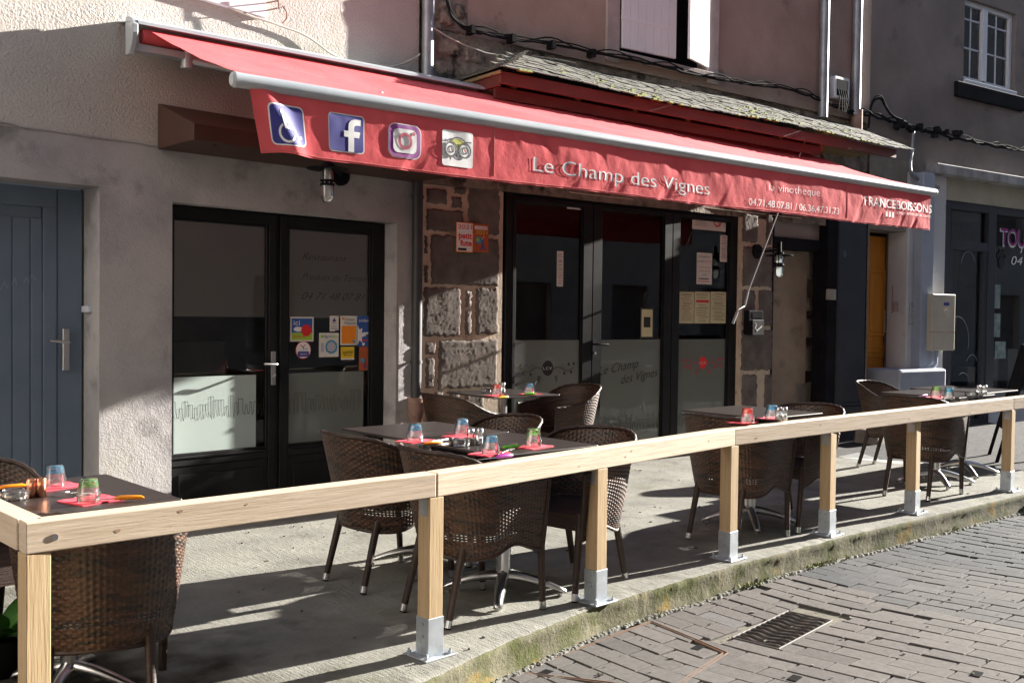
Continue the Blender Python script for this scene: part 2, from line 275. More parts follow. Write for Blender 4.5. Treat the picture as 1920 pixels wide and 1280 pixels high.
# ---------------------------------------------------------------- flat lettering and print helpers
def text2d(s, shear=0.0, offset=0.0, spacing=1.0):
    cu = bpy.data.curves.new('t', 'FONT'); cu.body = s; cu.size = 1.0; cu.shear = shear; cu.offset = offset; cu.space_character = spacing; cu.resolution_u = 6
    ob = bpy.data.objects.new('t', cu); COL.objects.link(ob)
    dg = bpy.context.evaluated_depsgraph_get(); me = bpy.data.meshes.new_from_object(ob.evaluated_get(dg))
    vs = [(v.co.x, v.co.y) for v in me.vertices]; fs = [tuple(p.vertices) for p in me.polygons]
    bpy.data.objects.remove(ob); bpy.data.curves.remove(cu); bpy.data.meshes.remove(me)
    x0 = min(v[0] for v in vs); x1 = max(v[0] for v in vs)
    return [((v[0]-x0)/(x1-x0), v[1]) for v in vs], fs     # width 1, cap height about 0.7 of size
class Flat:
    """2-D shapes (u, z) mapped on a surface by fn(u, z, lift)"""
    def __init__(s, fn, sub=0.0): s.fn = fn; s.sub = sub; s.layers = []
    def poly(s, pts, mi=0, lift=0.0, holes=None):
        loops = [[Vector((p[0], p[1], 0)) for p in pts]] + [[Vector((p[0], p[1], 0)) for p in h] for h in (holes or [])]
        tri = tessellate_polygon(loops); flat = [(p.x, p.y) for l in loops for p in l]
        s.layers.append((flat, tri, mi, lift)); return s
    def rect(s, u0, u1, z0, z1, mi=0, lift=0.0): return s.poly([(u0, z0), (u1, z0), (u1, z1), (u0, z1)], mi, lift)
    def rrect(s, u0, u1, z0, z1, r, mi=0, lift=0.0, holes=None):
        return s.poly(rr(u0, u1, z0, z1, r), mi, lift, holes)
    def disc(s, u, z, ru, rz=None, mi=0, lift=0.0, n=28):
        rz = rz or ru; return s.poly([(u+ru*math.cos(2*math.pi*k/n), z+rz*math.sin(2*math.pi*k/n)) for k in range(n)], mi, lift)
    def ring(s, u, z, r0, r1, k=1.0, mi=0, lift=0.0, a0=0, a1=360, n=32):
        vs = []; 
        for i in range(n+1):
            a = rad(a0+(a1-a0)*i/n)
            vs += [(u+k*r0*math.cos(a), z+r0*math.sin(a)), (u+k*r1*math.cos(a), z+r1*math.sin(a))]
        s.layers.append((vs, [(2*i, 2*i+1, 2*i+3, 2*i+2) for i in range(n)], mi, lift)); return s
    def line(s, pts, w, mi=0, lift=0.0):
        for (a, b), (c, d) in zip(pts[:-1], pts[1:]):
            L = math.hypot(c-a, d-b) or 1e-6; nx, ny = -(d-b)/L*w/2, (c-a)/L*w/2; ex, ey = (c-a)/L*w/4, (d-b)/L*w/4
            s.layers.append(([(a+nx-ex, b+ny-ey), (a-nx-ex, b-ny-ey), (c-nx+ex, d-ny+ey), (c+nx+ex, d+ny+ey)], [(0, 1, 2, 3)], mi, lift))
        return s
    def text(s, t, u0, u1, z0, h, mi=0, lift=0.0, shear=0.0, rot=0.0, offset=0.0, dz=0.0):
        vs, fs = text2d(t, shear, offset); k = h/0.72; out = []
        for x, y in vs:
            U = x*(u1-u0); Zz = y*k + x*dz
            out.append((u0+U*math.cos(rot)-y*k*math.sin(rot), z0+Zz*math.cos(rot)+U*math.sin(rot)))
        s.layers.append((out, fs, mi, lift)); return s
    def build(s, name, mats, parent=None, smooth=False):
        bm = bmesh.new()
        for vs, fs, mi, lift in s.layers:
            bl = [bm.verts.new((v[0], v[1], lift)) for v in vs]
            for f in fs:
                try: q = bm.faces.new([bl[i] for i in f]); q.material_index = mi
                except ValueError: pass
        if s.sub:
            bmesh.ops.triangulate(bm, faces=bm.faces[:])
            for _ in range(5):
                es = [e for e in bm.edges if e.calc_length() > s.sub]
                if not es: break
                bmesh.ops.subdivide_edges(bm, edges=es, cuts=1)
                bmesh.ops.triangulate(bm, faces=[f for f in bm.faces if len(f.verts) > 4])
        for v in bm.verts: v.co = s.fn(v.co.x, v.co.y, v.co.z)
        bm.normal_update()
        me = bpy.data.meshes.new(name); bm.to_mesh(me); bm.free()
        return link(name, me, mats, parent, smooth)
def rr(u0, u1, z0, z1, r, n=6):
    pts = []
    for cu, cz, a in ((u1-r, z0+r, -90), (u1-r, z1-r, 0), (u0+r, z1-r, 90), (u0+r, z0+r, 180)):
        for k in range(n+1): q = rad(a+90*k/n); pts.append((cu+r*math.cos(q), cz+r*math.sin(q)))
    return pts
def onf(fr, off): return lambda u, z, l: fr.P(u, off+l, z)

# ================================================================ GROUND
KE = [(-6, 3.0), (0.2, 2.95), (1.6, 2.84), (2.35, 2.88), (2.87, 2.99), (3.57, 3.075), (4.62, 3.07), (5.87, 3.0), (8.0, 2.80), (9.6, 2.62)]
def kerb_y(x):
    for (a, b), (c, d) in zip(KE[:-1], KE[1:]):
        if a <= x <= c: return b+(d-b)*(x-a)/(c-a)
    return KE[-1][1] if x > 0 else KE[0][1]
SZ = -0.14
def street_z(x): return SZ + (fz(x) if x > 1 else fz(1))
g = MB(); g.add([(-80, -80, -0.20), (160, -80, -0.20), (160, 90, -0.20), (-80, 90, -0.20)], [(0, 1, 2, 3)])
tag(g.build('ground', m_asph), kind='structure')
# street made of clay-grey setts, laid in rows across the street
def surf(x, y): return street_z(x)+0.012*nz((x, y, 0), 0.9)
def pavers():
    vs, fs, cols = [], [], []
    def bend(y): return 0.13*math.sqrt((y-2.55)**2+0.02)
    holes = [(2.998, 2.91), (3.722, 2.64), (3.718, 2.148), (4.319, 1.642)]
    gx0, gx1, gy0, gy1 = 3.97, 4.58, 2.40, 2.665
    pit = 0.117
    for i in range(-12, 100):
        xb = 1.5 + i*pit; yy = -3.5 + random.random()*0.24
        while yy < 3.3:
            Lb = 0.24; grey = xb > 5.0 + (0.04 if yy > 2.3 else 0)
            Lb = 0.20 if grey else 0.245
            if xb > 7.5 and yy < 0.2: yy += Lb; continue
            if xb < 0 and yy < 1.5: yy += Lb; continue
            y0, y1 = yy, yy+Lb; yy += Lb
            cx, cy = xb+bend((y0+y1)/2)+pit/2, (y0+y1)/2
            if cy > kerb_y(cx)+0.06: continue
            if gx0-0.05 < cx < gx1+0.05 and gy0-0.09 < cy < gy1+0.09: 
                if cy > (gy0+gy1)/2: y0 = max(y0, gy1+.006)
                else: y1 = min(y1, gy0-.006)
                if y1-y0 < .03: continue
                cy = (y0+y1)/2
            z = street_z(cx) + 0.012*nz((cx, cy, 0), 0.9) + random.gauss(0, 0.0010)
            if random.random() < 0.04: z -= random.uniform(0.003, 0.009)
            tx, ty = random.gauss(0, 0.005), random.gauss(0, 0.004); g_ = random.uniform(0.0012, 0.0032)
            q = []
            for px, py in ((xb+g_, y0+g_), (xb+pit-g_, y0+g_), (xb+pit-g_, y1-g_), (xb+g_, y1-g_)):
                X = px+bend(py); q.append((X+random.gauss(0, .001), py+random.gauss(0, .001), z+tx*(X-cx)+ty*(py-cy)))
            b = len(vs); c = Vector((cx, cy, 0)); e = 0.004
            for p in q: vs.append((p[0], p[1], p[2]-0.035))
            for p in q: vs.append((p[0], p[1], p[2]-e))
            for p in q:
                d = (Vector((cx, cy, 0))-Vector((p[0], p[1], 0))).normalized()*e*1.4; vs.append((p[0]+d.x, p[1]+d.y, p[2]))
            for k in range(4):
                n = (k+1) % 4; fs.append((b+k, b+n, b+4+n, b+4+k)); fs.append((b+4+k, b+4+n, b+8+n, b+8+k))
            fs.append((b+8, b+9, b+10, b+11))
            v = random.gauss(1.08, 0.075)
            dust = 0.5+0.9*nz((cx, cy*0.6, 3), 0.8)
            if grey:
                base = Vector((0.070, 0.075, 0.083)); base = base.lerp(Vector((0.165, 0.150, 0.138)), max(0, min(1, dust-0.15))*0.75)
            else: base = Vector((0.150, 0.133, 0.126)).lerp(Vector((0.165, 0.153, 0.143)), max(0, min(1, dust)))
            if not grey and random.random() < 0.03: base = Vector((0.16, 0.15, 0.15))
            cols += [tuple(base*v*.72)+(1.0,)]*9
    me = bpy.data.meshes.new('street'); me.from_pydata(vs, [], fs); me.update()
    ca = me.color_attributes.new('tint', 'FLOAT_COLOR', 'CORNER'); k = 0; data = []
    for p, c in zip(me.polygons, cols):
        for _ in p.loop_indices: data += c
    ca.data.foreach_set('color', data)
    o = link('street', me, m_paver); tag(o, kind='structure')
pavers()
j = MB()
for i in range(60):
    x0, x1 = -2+i*0.35, -2+(i+1)*0.35
    rows = 24; 
    for r in range(rows):
        y0, y1 = -4+r*0.3, -4+(r+1)*0.3
        if y0 > 3.2: continue
        def zz(x, y): return street_z(x)+0.012*nz((x, y, 0), 0.9)-0.011
        j.add([(x0, y0, zz(x0, y0)), (x1, y0, zz(x1, y0)), (x1, y1, zz(x1, y1)), (x0, y1, zz(x0, y1))], [(0, 1, 2, 3)])
tag(j.build('street_bedding', m_joint), kind='structure')
# terrace slab with its broken mossy edge
def terrace():
    vs, fs, mi = [], [], []
    xs = []; x = 0.9
    while x < 9.55: xs.append(x); x += 0.02 if x < 6 else 0.04
    prof = [(-0.012, -0.17), (-0.006, -0.13), (0, -0.10), (0.002, -0.07), (0.0, -0.045), (-0.004, -0.022), (0.004, -0.006), (0.018, 0.0), (0.05, 0.0), (0.12, 0), (0.3, 0), (0.7, 0), (1.3, 0), (2.2, 0), (2.6, 0), (3.3, 0)]
    n = len(prof)
    for x in xs:
        yk = kerb_y(x); f = fz(x)
        for k, (d, z) in enumerate(prof):
            p = Vector((x, yk+d, f+z))
            if k < 9:
                a = 1.0 if k < 6 else 0.22
                dd = 0.006*nz((x, k*0.10, 1), 5)*a + 0.004*nz((x, k*0.022, 5), 45)*a
                if k in (5, 6, 7): dd -= 0.016*max(0, nz((x, 0, 9), 7)-.15)*(1.0 if k == 6 else .5)
                p.y -= dd*0.9
                p.z += 0.006*nz((x, k*0.1, 2), 18)*(1 if k > 4 else 0.3)
            else: p.z += 0.003*nz((x, yk+d, 0), 1.5)
            if k >= 13:
                lim = 6.3 if x < 8.6 else 6.3-(x-8.6)*2.4
                if p.y > lim: p.y = lim
            if x > 8.4 and k >= 9: 
                lim = 5.05-(x-8.85)*3.2
                p.y = min(p.y, max(lim, yk+0.06+0.001*k))
            vs.append(tuple(p))
    for i in range(len(xs)-1):
        for k in range(n-1):
            a = i*n+k; fs.append((a, a+n, a+n+1, a+1)); mi.append(1 if k < 6 else 0)
    b = len(vs)
    # left end of the slab
    fs.append(tuple(range(0, n))); mi.append(1)
    me = bpy.data.meshes.new('terrace'); me.from_pydata(vs, [], fs); me.polygons.foreach_set('use_smooth', [True]*(len(fs)-1)+[False]); me.polygons.foreach_set('material_index', mi); me.update()
    bm = bmesh.new(); bm.from_mesh(me); bmesh.ops.recalc_face_normals(bm, faces=bm.faces[:]); bm.to_mesh(me); bm.free()
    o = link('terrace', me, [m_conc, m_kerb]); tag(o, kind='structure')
terrace()
# lower dark ground on the left of the slab and the pavement on its right
g = MB(); random.seed(3)
nxx, nyy = 90, 70
vv = []
for i in range(nxx):
    for k in range(nyy):
        x = -3+5.4*i/(nxx-1); y = 2.95+3.3*k/(nyy-1)
        z = -0.050+0.018*nz((x, y, 0), 5, 4)- .05*max(0, min(1, (x-.85)/.2))
        if x > 1.7: z -= 0.04*(x-1.7)/0.25*0 
        vv.append((x, y, z))
g.add(vv, [(i*nyy+k, (i+1)*nyy+k, (i+1)*nyy+k+1, i*nyy+k+1) for i in range(nxx-1) for k in range(nyy-1)], 0, True)
g.box(-3, 0.9, 2.86, 2.953, -0.2, -0.05)
tag(g.build('dark_ground', m_soil), kind='structure')
g = MB(); vv = []
for i in range(40):
    for k in range(24):
        x = 8.2+0.25*i; y = 2.4+4.2*k/23
        vv.append((x, y, fz(x)-0.018-0.10*max(0, min(1, (3.4-y)/1.0))*1.0+0.006*nz((x, y, 0), 2)))
g.add(vv, [(i*24+k, (i+1)*24+k, (i+1)*24+k+1, i*24+k+1) for i in range(39) for k in range(23)], 0, True)
tag(g.build('pavement', m_asph), kind='structure')
# rubble strip along the foot of the slab edge
g = MB(); x = 2.0
while x < 9.0:
    for _ in range(2):
        r = random.uniform(0.004, 0.013); px = x+random.uniform(0, .02); py = kerb_y(px)-0.012-random.random()*0.022; pz = street_z(px)+0.004+0.012*nz((px, py, 0), .9)
        vs = [(px+r*a*random.uniform(.7, 1.3), py+r*b*random.uniform(.7, 1.3), pz+r*c*random.uniform(.5, .9)) for a, b, c in ((-1, -1, -.4), (1, -1, -.4), (1, 1, -.4), (-1, 1, -.4), (-.6, -.6, .8), (.6, -.6, .8), (.6, .6, .8), (-.6, .6, .8))]
        g.hexa(vs)
    x += 0.016
tag(g.build('rubble_strip', m_conc), 'crumbled mortar and grit along the foot of the terrace edge', 'grit', kind='stuff')

# ================================================================ BUILDINGS
def wall(fr, name, u0, u1, z0, z1, ops, mat, parent, off=0.0, th=0.25, warp=0.0, res=0.0):
    """wall sheet with real openings (u0,u1,z0,z1,depth) and their reveals"""
    us = sorted({u0, u1, *[o[0] for o in ops], *[o[1] for o in ops]}); zs = sorted({z0, z1, *[o[2] for o in ops], *[o[3] for o in ops]})
    us = [u for u in us if u0 <= u <= u1]; zs = [z for z in zs if z0 <= z <= z1]
    m = MB()
    def wp(u, z): return off + (warp*nz((u*0.7, z*0.7, 4), 1.2, 2) if warp else 0)
    for a, b in zip(us[:-1], us[1:]):
        for c, d in zip(zs[:-1], zs[1:]):
            if any(o[0] <= a and b <= o[1] and o[2] <= c and d <= o[3] for o in ops): continue
            nu = max(1, int((b-a)/0.25)) if warp else 1; nzv = max(1, int((d-c)/0.25)) if warp else 1
            for i in range(nu):
                for k in range(nzv):
                    p = [(a+(b-a)*(i+x)/nu, c+(d-c)*(k+y)/nzv) for x, y in ((0, 0), (1, 0), (1, 1), (0, 1))]
                    m.add([fr.P(u, wp(u, z), z) for u, z in p], [(0, 1, 2, 3)], 0)
    for a, b, c, d, dp in [o[:5] for o in ops]:
        for (p, q) in (((a, c), (a, d)), ((a, d), (b, d)), ((b, d), (b, c)), ((b, c), (a, c))):
            if p[1] == q[1] == z0: continue
            m.add([fr.P(p[0], wp(*p), p[1]), fr.P(q[0], wp(*q), q[1]), fr.P(q[0], off-dp, q[1]), fr.P(p[0], off-dp, p[1])], [(0, 1, 2, 3)])
    m.add([fr.P(u0, off-th, z0), fr.P(u1, off-th, z0), fr.P(u1, off-th, z0-0.001), fr.P(u0, off-th, z0-0.001)], [(0, 1, 2, 3)])
    return m.build(name, mat, parent)
def frame(m, fr, u0, u1, z0, z1, w, o0, o1, mi=0, wb=None, wt=None):
    wb = w if wb is None else wb; wt = w if wt is None else wt
    m.fbox(fr, u0, u0+w, o0, o1, z0, z1, mi); m.fbox(fr, u1-w, u1, o0, o1, z0, z1, mi)
    if wt: m.fbox(fr, u0+w, u1-w, o0+0.0015, o1-0.0015, z1-wt, z1, mi)
    if wb: m.fbox(fr, u0+w, u1-w, o0+0.0015, o1-0.0015, z0, z0+wb, mi)
def pane(fr, u0, u1, z0, z1, off, mat, parent, name='pane'):
    return MB().add([fr.P(u0, off, z0), fr.P(u1, off, z0), fr.P(u1, off, z1), fr.P(u0, off, z1)], [(0, 1, 2, 3)]).build(name, mat, parent)

# ---- left building --------------------------------------------------------
bl = empty('rendered_building', (2.9, 6.18, 0), 0, 'old pale rendered building on the left with a blue door and a black shop front', 'building')
for_parent = bl
def Lp(o): return o
_bl_off = Vector((2.9, 6.18, 0))
def under(parent, o):
    """parent keeping world position"""
    o.parent = parent; o.matrix_parent_inverse = Matrix.Translation(-parent.location) if parent.type == 'EMPTY' and abs(parent.rotation_euler.z) < 1e-9 else parent.matrix_basis.inverted()
    return o
_orig_link = link
def link(name, me, mats, parent=None, smooth=False):
    o = _orig_link(name, me, mats, None, smooth)
    if parent:
        o.parent = parent
        q = parent; mat = Matrix()
        chain = []
        while q: chain.append(q); q = q.parent
        for q in reversed(chain): mat = mat @ q.matrix_parent_inverse @ q.matrix_basis
        o.matrix_parent_inverse = mat.inverted()
    return o
D1L, D1R, D1T, RV = 2.875, 4.655, 2.065, 0.12
wall(A, 'wall', -4.0, 4.88, 2.42, 11.0, [], m_stucco, bl, warp=0.0)
wall(A, 'lower_wall', -4.0, 4.88, -0.12, 2.42, [(D1L, 4.69, -0.12, 2.075, RV), (0.9, 2.408, -0.12, 2.128, 0.25)], m_render, bl, off=-0.003)
m = MB(); m.fbox(A, -4, 0.9, -0.5, -0.3, -0.2, 5.5); m.fbox(A, 0.9, 4.88, -3.6, -3.4, -0.2, 11.0); m.fbox(A, -4.2, -4, -3.6, 0, -0.2, 11.0); m.fbox(A, -4, 4.9, -3.4, -0.3, 10.9, 11.0)
m.build('back_wall', m_stucco, bl)
# crack moulding between upper and lower render
m = MB(); pts = []
for i in range(60):
    u = 0.8+i*0.035; pts.append(A.P(u, 0.001+0.004*nz((u, 0, 0), 6), 2.425+0.012*nz((u, 2, 0), 3)))
m.tube(pts, 0.006, 5); m.build('crack_ridge', m_render, bl)
# blue plank door
m = MB(); u = 0.95
while u < 2.16:
    m.fbox(A, u, min(u+0.098, 2.16), -0.30, -0.262, 0.02, 1.93); u += 0.104
m.fbox(A, 0.9, 2.16, -0.31, -0.272, 0.0, 2.0); 
m.fbox(A, 2.163, 2.245, -0.30, -0.255, -0.1, 2.0); m.fbox(A, 2.249, 2.403, -0.30, -0.262, -0.1, 2.12); m.fbox(A, 0.9, 2.246, -0.30, -0.258, 2.0, 2.12)
dr = m.build('door', m_bluedoor, bl, 0.004)
m = MB(); hu, hz = A.uz(123, 655, -0.25)
m.fbox(A, hu-0.02, hu+0.02, -0.25, -0.238, hz-0.13, hz+0.13); m.tube([A.P(hu, -0.245, hz+.045), A.P(hu, -0.19, hz+.045), A.P(hu-0.02, -0.185, hz+.047), A.P(hu-0.12, -0.185, hz+.06)], 0.009, 8)
m.tube([A.P(hu, -0.24, hz-.06), A.P(hu, -0.225, hz-.06)], 0.012, 12)
m.build('handle', m_steel, dr, 0.003)
_s = Flat(onf(A, -0.2595))
for k, (a, b) in enumerate(((30, 545), (52, 525), (72, 530))):
    pass
scr = [[(0, 545), (8, 528), (14, 540)], [(22, 535), (28, 520), (31, 534)], [(44, 530), (50, 520), (54, 530), (60, 514), (66, 524)]]
for ln in scr: _s.line([A.uz(x, y, -0.2595) for x, y in ln], 0.003)
_s.build('chalk_scribble', M('chalk', (0.30, 0.34, 0.40), rough=0.9), dr)
# black shop front (fixed panes and door)
sf = MB(); z1 = D1T
for a, b in ((D1L, D1L+0.055), (3.645, 3.70), (3.735, 3.80), (4.535, 4.655)): sf.fbox(A, a, b, -RV-0.05, -RV+0.005, -0.06, z1)
sf.fbox(A, 3.70, 3.735, -RV-0.05, -RV-0.012, -0.06, z1)
for a, b in ((D1L+0.055, 3.645), (3.80, 4.535)):
    sf.fbox(A, a, b, -RV-0.05, -RV+0.003, z1-0.075, z1); sf.fbox(A, a, b, -RV-0.05, -RV+0.003, 0.335, 0.385); sf.fbox(A, a, b, -RV-0.05, -RV+0.012, 0.385, 0.402)
    sf.fbox(A, a, b, -RV-0.05, -RV-0.005, -0.06, 0.335); sf.fbox(A, a+0.05, b-0.05, -RV-0.005, -RV+0.004, 0.02, 0.28)
    frame(sf, A, a, b, 0.402, z1-0.075, 0.018, -RV-0.03, -RV-0.006)
front = sf.build('shop_front', m_black, bl, 0.004)
pane(A, D1L+0.055, 3.645, 0.40, z1-0.07, -RV-0.022, m_clear, front); pane(A, 3.80, 4.535, 0.40, z1-0.07, -RV-0.022, m_clear, front)
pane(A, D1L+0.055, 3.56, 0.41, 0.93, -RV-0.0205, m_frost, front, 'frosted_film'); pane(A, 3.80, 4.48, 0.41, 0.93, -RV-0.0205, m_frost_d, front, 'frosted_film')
pane(A, D1L+0.055, 3.645, 1.336, z1-0.07, -RV-0.027, m_frost_up, front, 'upper_film'); pane(A, 3.80, 4.535, 1.336, z1-0.07, -RV-0.027, m_frost_up, front, 'upper_film')
def bottles(fr, x0, x1, zb, off, seed, parent, mat, k=1.0):
    random.seed(seed); f = Flat(onf(fr, off)); u = x0; pts = [(u, zb)]
    while u < x1:
        h = random.choice((0.055, 0.075, 0.10, 0.125))*k; wd = random.uniform(0.022, 0.04)*k; sh = wd*random.uniform(0, .28)
        pts += [(u+0.004, zb+random.uniform(-.02, .02)), (u+sh, zb+h*.55), (u+sh, zb+h), (u+wd-sh, zb+h), (u+wd-sh, zb+h*.55), (u+wd, zb+random.uniform(-.03, .01))]; u += wd+random.uniform(0.002, 0.012)
    f.line(pts, 0.003); return f.build('bottle_drawing', mat, parent)
m_ink = M('dark_ink', (0.025, 0.025, 0.025), rough=0.8); m_ink2 = M('grey_ink', (0.10, 0.085, 0.075), rough=0.8)
bottles(A, D1L+0.06, 3.62, 0.665, -RV-0.018, 5, front, m_ink); bottles(A, 3.80, 4.45, 0.66, -RV-0.018, 8, front, m_ink2)
f = Flat(onf(A, -RV-0.018))
for t, x0, x1, y, h in (('Restaurant', 566, 650, 486, 0.05), ('Produits du Terroir', 566, 688, 524, 0.05), ('04 71 48 07 81', 566, 684, 561, 0.055)):
    a = A.uz(x0, y, -RV-0.02); b = A.uz(x1, y, -RV-0.02); f.text(t, a[0], b[0], a[1], h, shear=0.5, offset=-0.015)
f.build('window_script', m_ink2, front)
m = MB(); hu, hz = A.uz(512, 690, -RV+0.01)
m.fbox(A, hu-0.018, hu+0.018, -RV+0.006, -RV+0.018, hz-0.12, hz+0.12); m.tube([A.P(hu, -RV+0.01, hz+.03), A.P(hu, -RV+0.07, hz+.03), A.P(hu-0.015, -RV+0.075, hz+.03), A.P(hu-0.11, -RV+0.075, hz+.035)], 0.009, 8); m.tube([A.P(hu, -RV+0.01, hz-.05), A.P(hu, -RV+0.03, hz-.05)], 0.013, 10)
m.build('handle', m_steel, front, 0.003)
# room behind the shop front
m_room = M('dim_interior', (0.30, 0.27, 0.24), (0.44, 0.40, 0.36), 1.0, 0.9); m_roomd = M('dark_interior', (0.12, 0.085, 0.065), (0.22, 0.15, 0.11), 2.0, 0.9)
m = MB(); m.fbox(A, 2.5, 4.85, -2.6, -2.5, -0.1, 2.5, 1); m.fbox(A, 2.4, 2.5, -2.6, -0.3, -0.1, 2.5, 0); m.fbox(A, 4.78, 4.86, -2.6, -0.3, -0.1, 2.5, 0); m.fbox(A, 2.5, 4.78, -2.5, -0.26, -0.1, -0.04, 1); m.fbox(A, 2.5, 4.78, -2.5, -0.26, 2.4, 2.5, 0)
m.fbox(A, 2.9, 3.3, -1.6, -1.2, -0.04, 0.8, 1); m.fbox(A, 3.5, 4.4, -2.5, -2.2, -0.04, 1.1, 0); m.fbox(A, 3.2, 3.28, -2.5, -2.44, 0.9, 1.8, 2); m.fbox(A, 3.55, 3.9, -2.5, -2.46, 1.2, 1.6, 0)
m.build('interior', [m_room, m_roomd, m_fascia], bl)
# splayed plaster strip beside the frame
m = MB(); m.hexa([A.P(4.655, -RV+.0, -0.06), A.P(4.687, -0.006, -0.06), A.P(4.689, -RV-.04, -0.06), A.P(4.655, -RV-.04, -0.06), A.P(4.655, -RV+.0, 2.07), A.P(4.687, -0.006, 2.07), A.P(4.689, -RV-.04, 2.07), A.P(4.655, -RV-.04, 2.07)])
m.build('jamb_plaster', m_render, bl)
# sloping box canopy over the shop front
cb = MB(); u0, u1 = 2.772, 4.85
cb.add([A.P(u0, .002, 2.40), A.P(u0, .50, 2.40), A.P(u0, .50, 2.50), A.P(u0, .002, 2.69), A.P(u1, .002, 2.40), A.P(u1, .50, 2.40), A.P(u1, .50, 2.50), A.P(u1, .002, 2.69)],
       [(0, 1, 2, 3), (7, 6, 5, 4), (1, 0, 4, 5), (2, 1, 5, 6), (3, 2, 6, 7), (0, 3, 7, 4)])
cb.tube([A.P(2.95, 0.42, 2.40), A.P(2.95, 0.42, 2.392)], 0.012, 10); cb.tube([A.P(4.25, 0.42, 2.40), A.P(4.25, 0.42, 2.392)], 0.012, 10)
cb.build('box_canopy', m_brownbox, bl, 0.004)
# white board and its iron hook high on the wall
m = MB(); a = A.uz(345, -40, 0.03); b = A.uz(468, 30, 0.03); c = A.uz(505, 28, 0.03); d = A.uz(500, -40, 0.03)
def poly_prism(m, fr, pts, o0, o1, mi=0):
    n = len(pts); m.add([fr.P(u, o1, z) for u, z in pts]+[fr.P(u, o0, z) for u, z in pts], [tuple(range(n))]+[tuple(range(2*n-1, n-1, -1))]+[(k, n+k, n+(k+1) % n, (k+1) % n) for k in range(n)], mi)
q1 = [A.uz(x, y, 0.04) for x, y in ((300, -60), (355, -8), (500, 34), (496, -60))]; q1 = [q1[1], q1[2], q1[3], q1[0]]
poly_prism(m, A, q1, 0.004, 0.04); m.build('shutter_board', m_shut, bl, 0.003)
m = MB(); k0 = A.uz(505, 5, .1); 
for y in (8, 22): m.tube([A.P(A.uz(487, y+1)[0], 0.01, A.uz(487, y+1)[1]), A.P(A.uz(520, y-6, .1)[0], 0.10, A.uz(520, y-6, .1)[1])], 0.005, 6)
hk = [A.uz(x, y, .1) for x, y in ((521, -8), (523, 18), (530, 12), (537, 22), (538, 36), (530, 44))]
m.tube([A.P(p[0], 0.10, p[1]) for p in hk], 0.006, 6); m.build('iron_hook', m_rust, bl)

# ---- middle building --------------------------------------------------------
bm_ = empty('restaurant_building', tuple(B.P(2.0, 0, 0)), 0, 'middle pinkish building with volcanic stone piers and tall black glazed doors', 'building')
UB = lambda x, y=600, off=0.0: B.uz(x, y, off)[0]
F0, F1 = B.uz(947, 600)[0], B.uz(1388, 600)[0]          # glazed front
P2 = B.uz(1447, 600)[0]; DW = B.uz(1549, 600)[0]; PL0 = DW; PL1 = 6.0
wall(B, 'upper_wall', 0.40, 6.05, 3.62, 11.0, [(B.uz(1160, 50)[0], B.uz(1325, 60)[0], 3.76, 5.2, 0.14)], m_pink, bm_, off=0.0)
wall(B, 'rough_masonry', 0.0, 6.05, 2.40, 3.62, [], m_rubble, bm_, off=-0.02, warp=0.04)
wall(B, 'rough_quoins', 0.0, 0.40, 3.62, 11.0, [], m_rubble, bm_, off=-0.008, warp=0.03)
m = MB(); m.fbox(B, 0.02, F0, -0.30, -0.045, -0.1, 2.4); m.fbox(B, F1, P2, -0.30, -0.012, -0.1, 2.4); m.fbox(B, F0, DW, -0.30, -0.02, 2.452, 2.46); m.fbox(B, 0, 6.05, -3.0, -2.9, -0.1, 11.0); m.fbox(B, 0, 6.05, -2.9, -0.3, 10.9, 11.0); m.fbox(B, 5.95, 6.05, -2.9, -0.3, 0, 11.0); m.fbox(B, -.1, 0, -2.9, -0.3, 0, 11.0)
m.build('mortar_ground', m_mortar, bm_)
def stone(m, fr, pts, off=0.0, h=0.014, seed=0, res=0.012):
    """rough block from a quad/box of (u,z): a displaced slab with rounded border"""
    u0 = min(p[0] for p in pts); u1 = max(p[0] for p in pts); z0 = min(p[1] for p in pts); z1 = max(p[1] for p in pts)
    nu = max(4, int((u1-u0)/res)); nv = max(4, int((z1-z0)/res)); vs = []
    for i in range(nu+1):
        for k in range(nv+1):
            s, t = i/nu, k/nv
            e = min(s, 1-s)*(u1-u0); g_ = min(t, 1-t)*(z1-z0)
            u = u0+.004+(u1-u0-.008)*s + 0.016*nz((u0+s*3, t*7, seed+1), 1.3)+0.006*nz((s*40, t*40, seed), .8)*(1 if min(e, g_) < .02 else 0)
            z = z0+(z1-z0)*t + 0.016*nz((t*3, u0+s*7, seed+2), 1.3)
            d = min(e, g_)/0.022; d = min(1.0, d); prof = math.sqrt(max(0, 1-(1-d)**2))
            o = off-0.03+(0.03+h)*prof + (0.0015*nz((u, 0, z+seed), 10)+0.0022*nz((u, 0, z+seed), 60))*prof
            vs.append(fr.P(u, o, z))
    m.add(vs, [(i*(nv+1)+k, (i+1)*(nv+1)+k, (i+1)*(nv+1)+k+1, i*(nv+1)+k+1) for i in range(nu) for k in range(nv)], 0, True)
st = MB()
def crop(lst, ox, oy, sc, fr):
    out = []
    for x0, y0, x1, y1 in lst:
        xa, xb, ya, yb = ox+x0/sc, ox+x1/sc, oy+y0/sc, oy+y1/sc; xm, ym = (xa+xb)/2, (ya+yb)/2
        out.append([(fr.uz(xa, ym)[0], fr.uz(xm, yb)[1]), (fr.uz(xb, ym)[0], fr.uz(xm, ya)[1])])
    return out
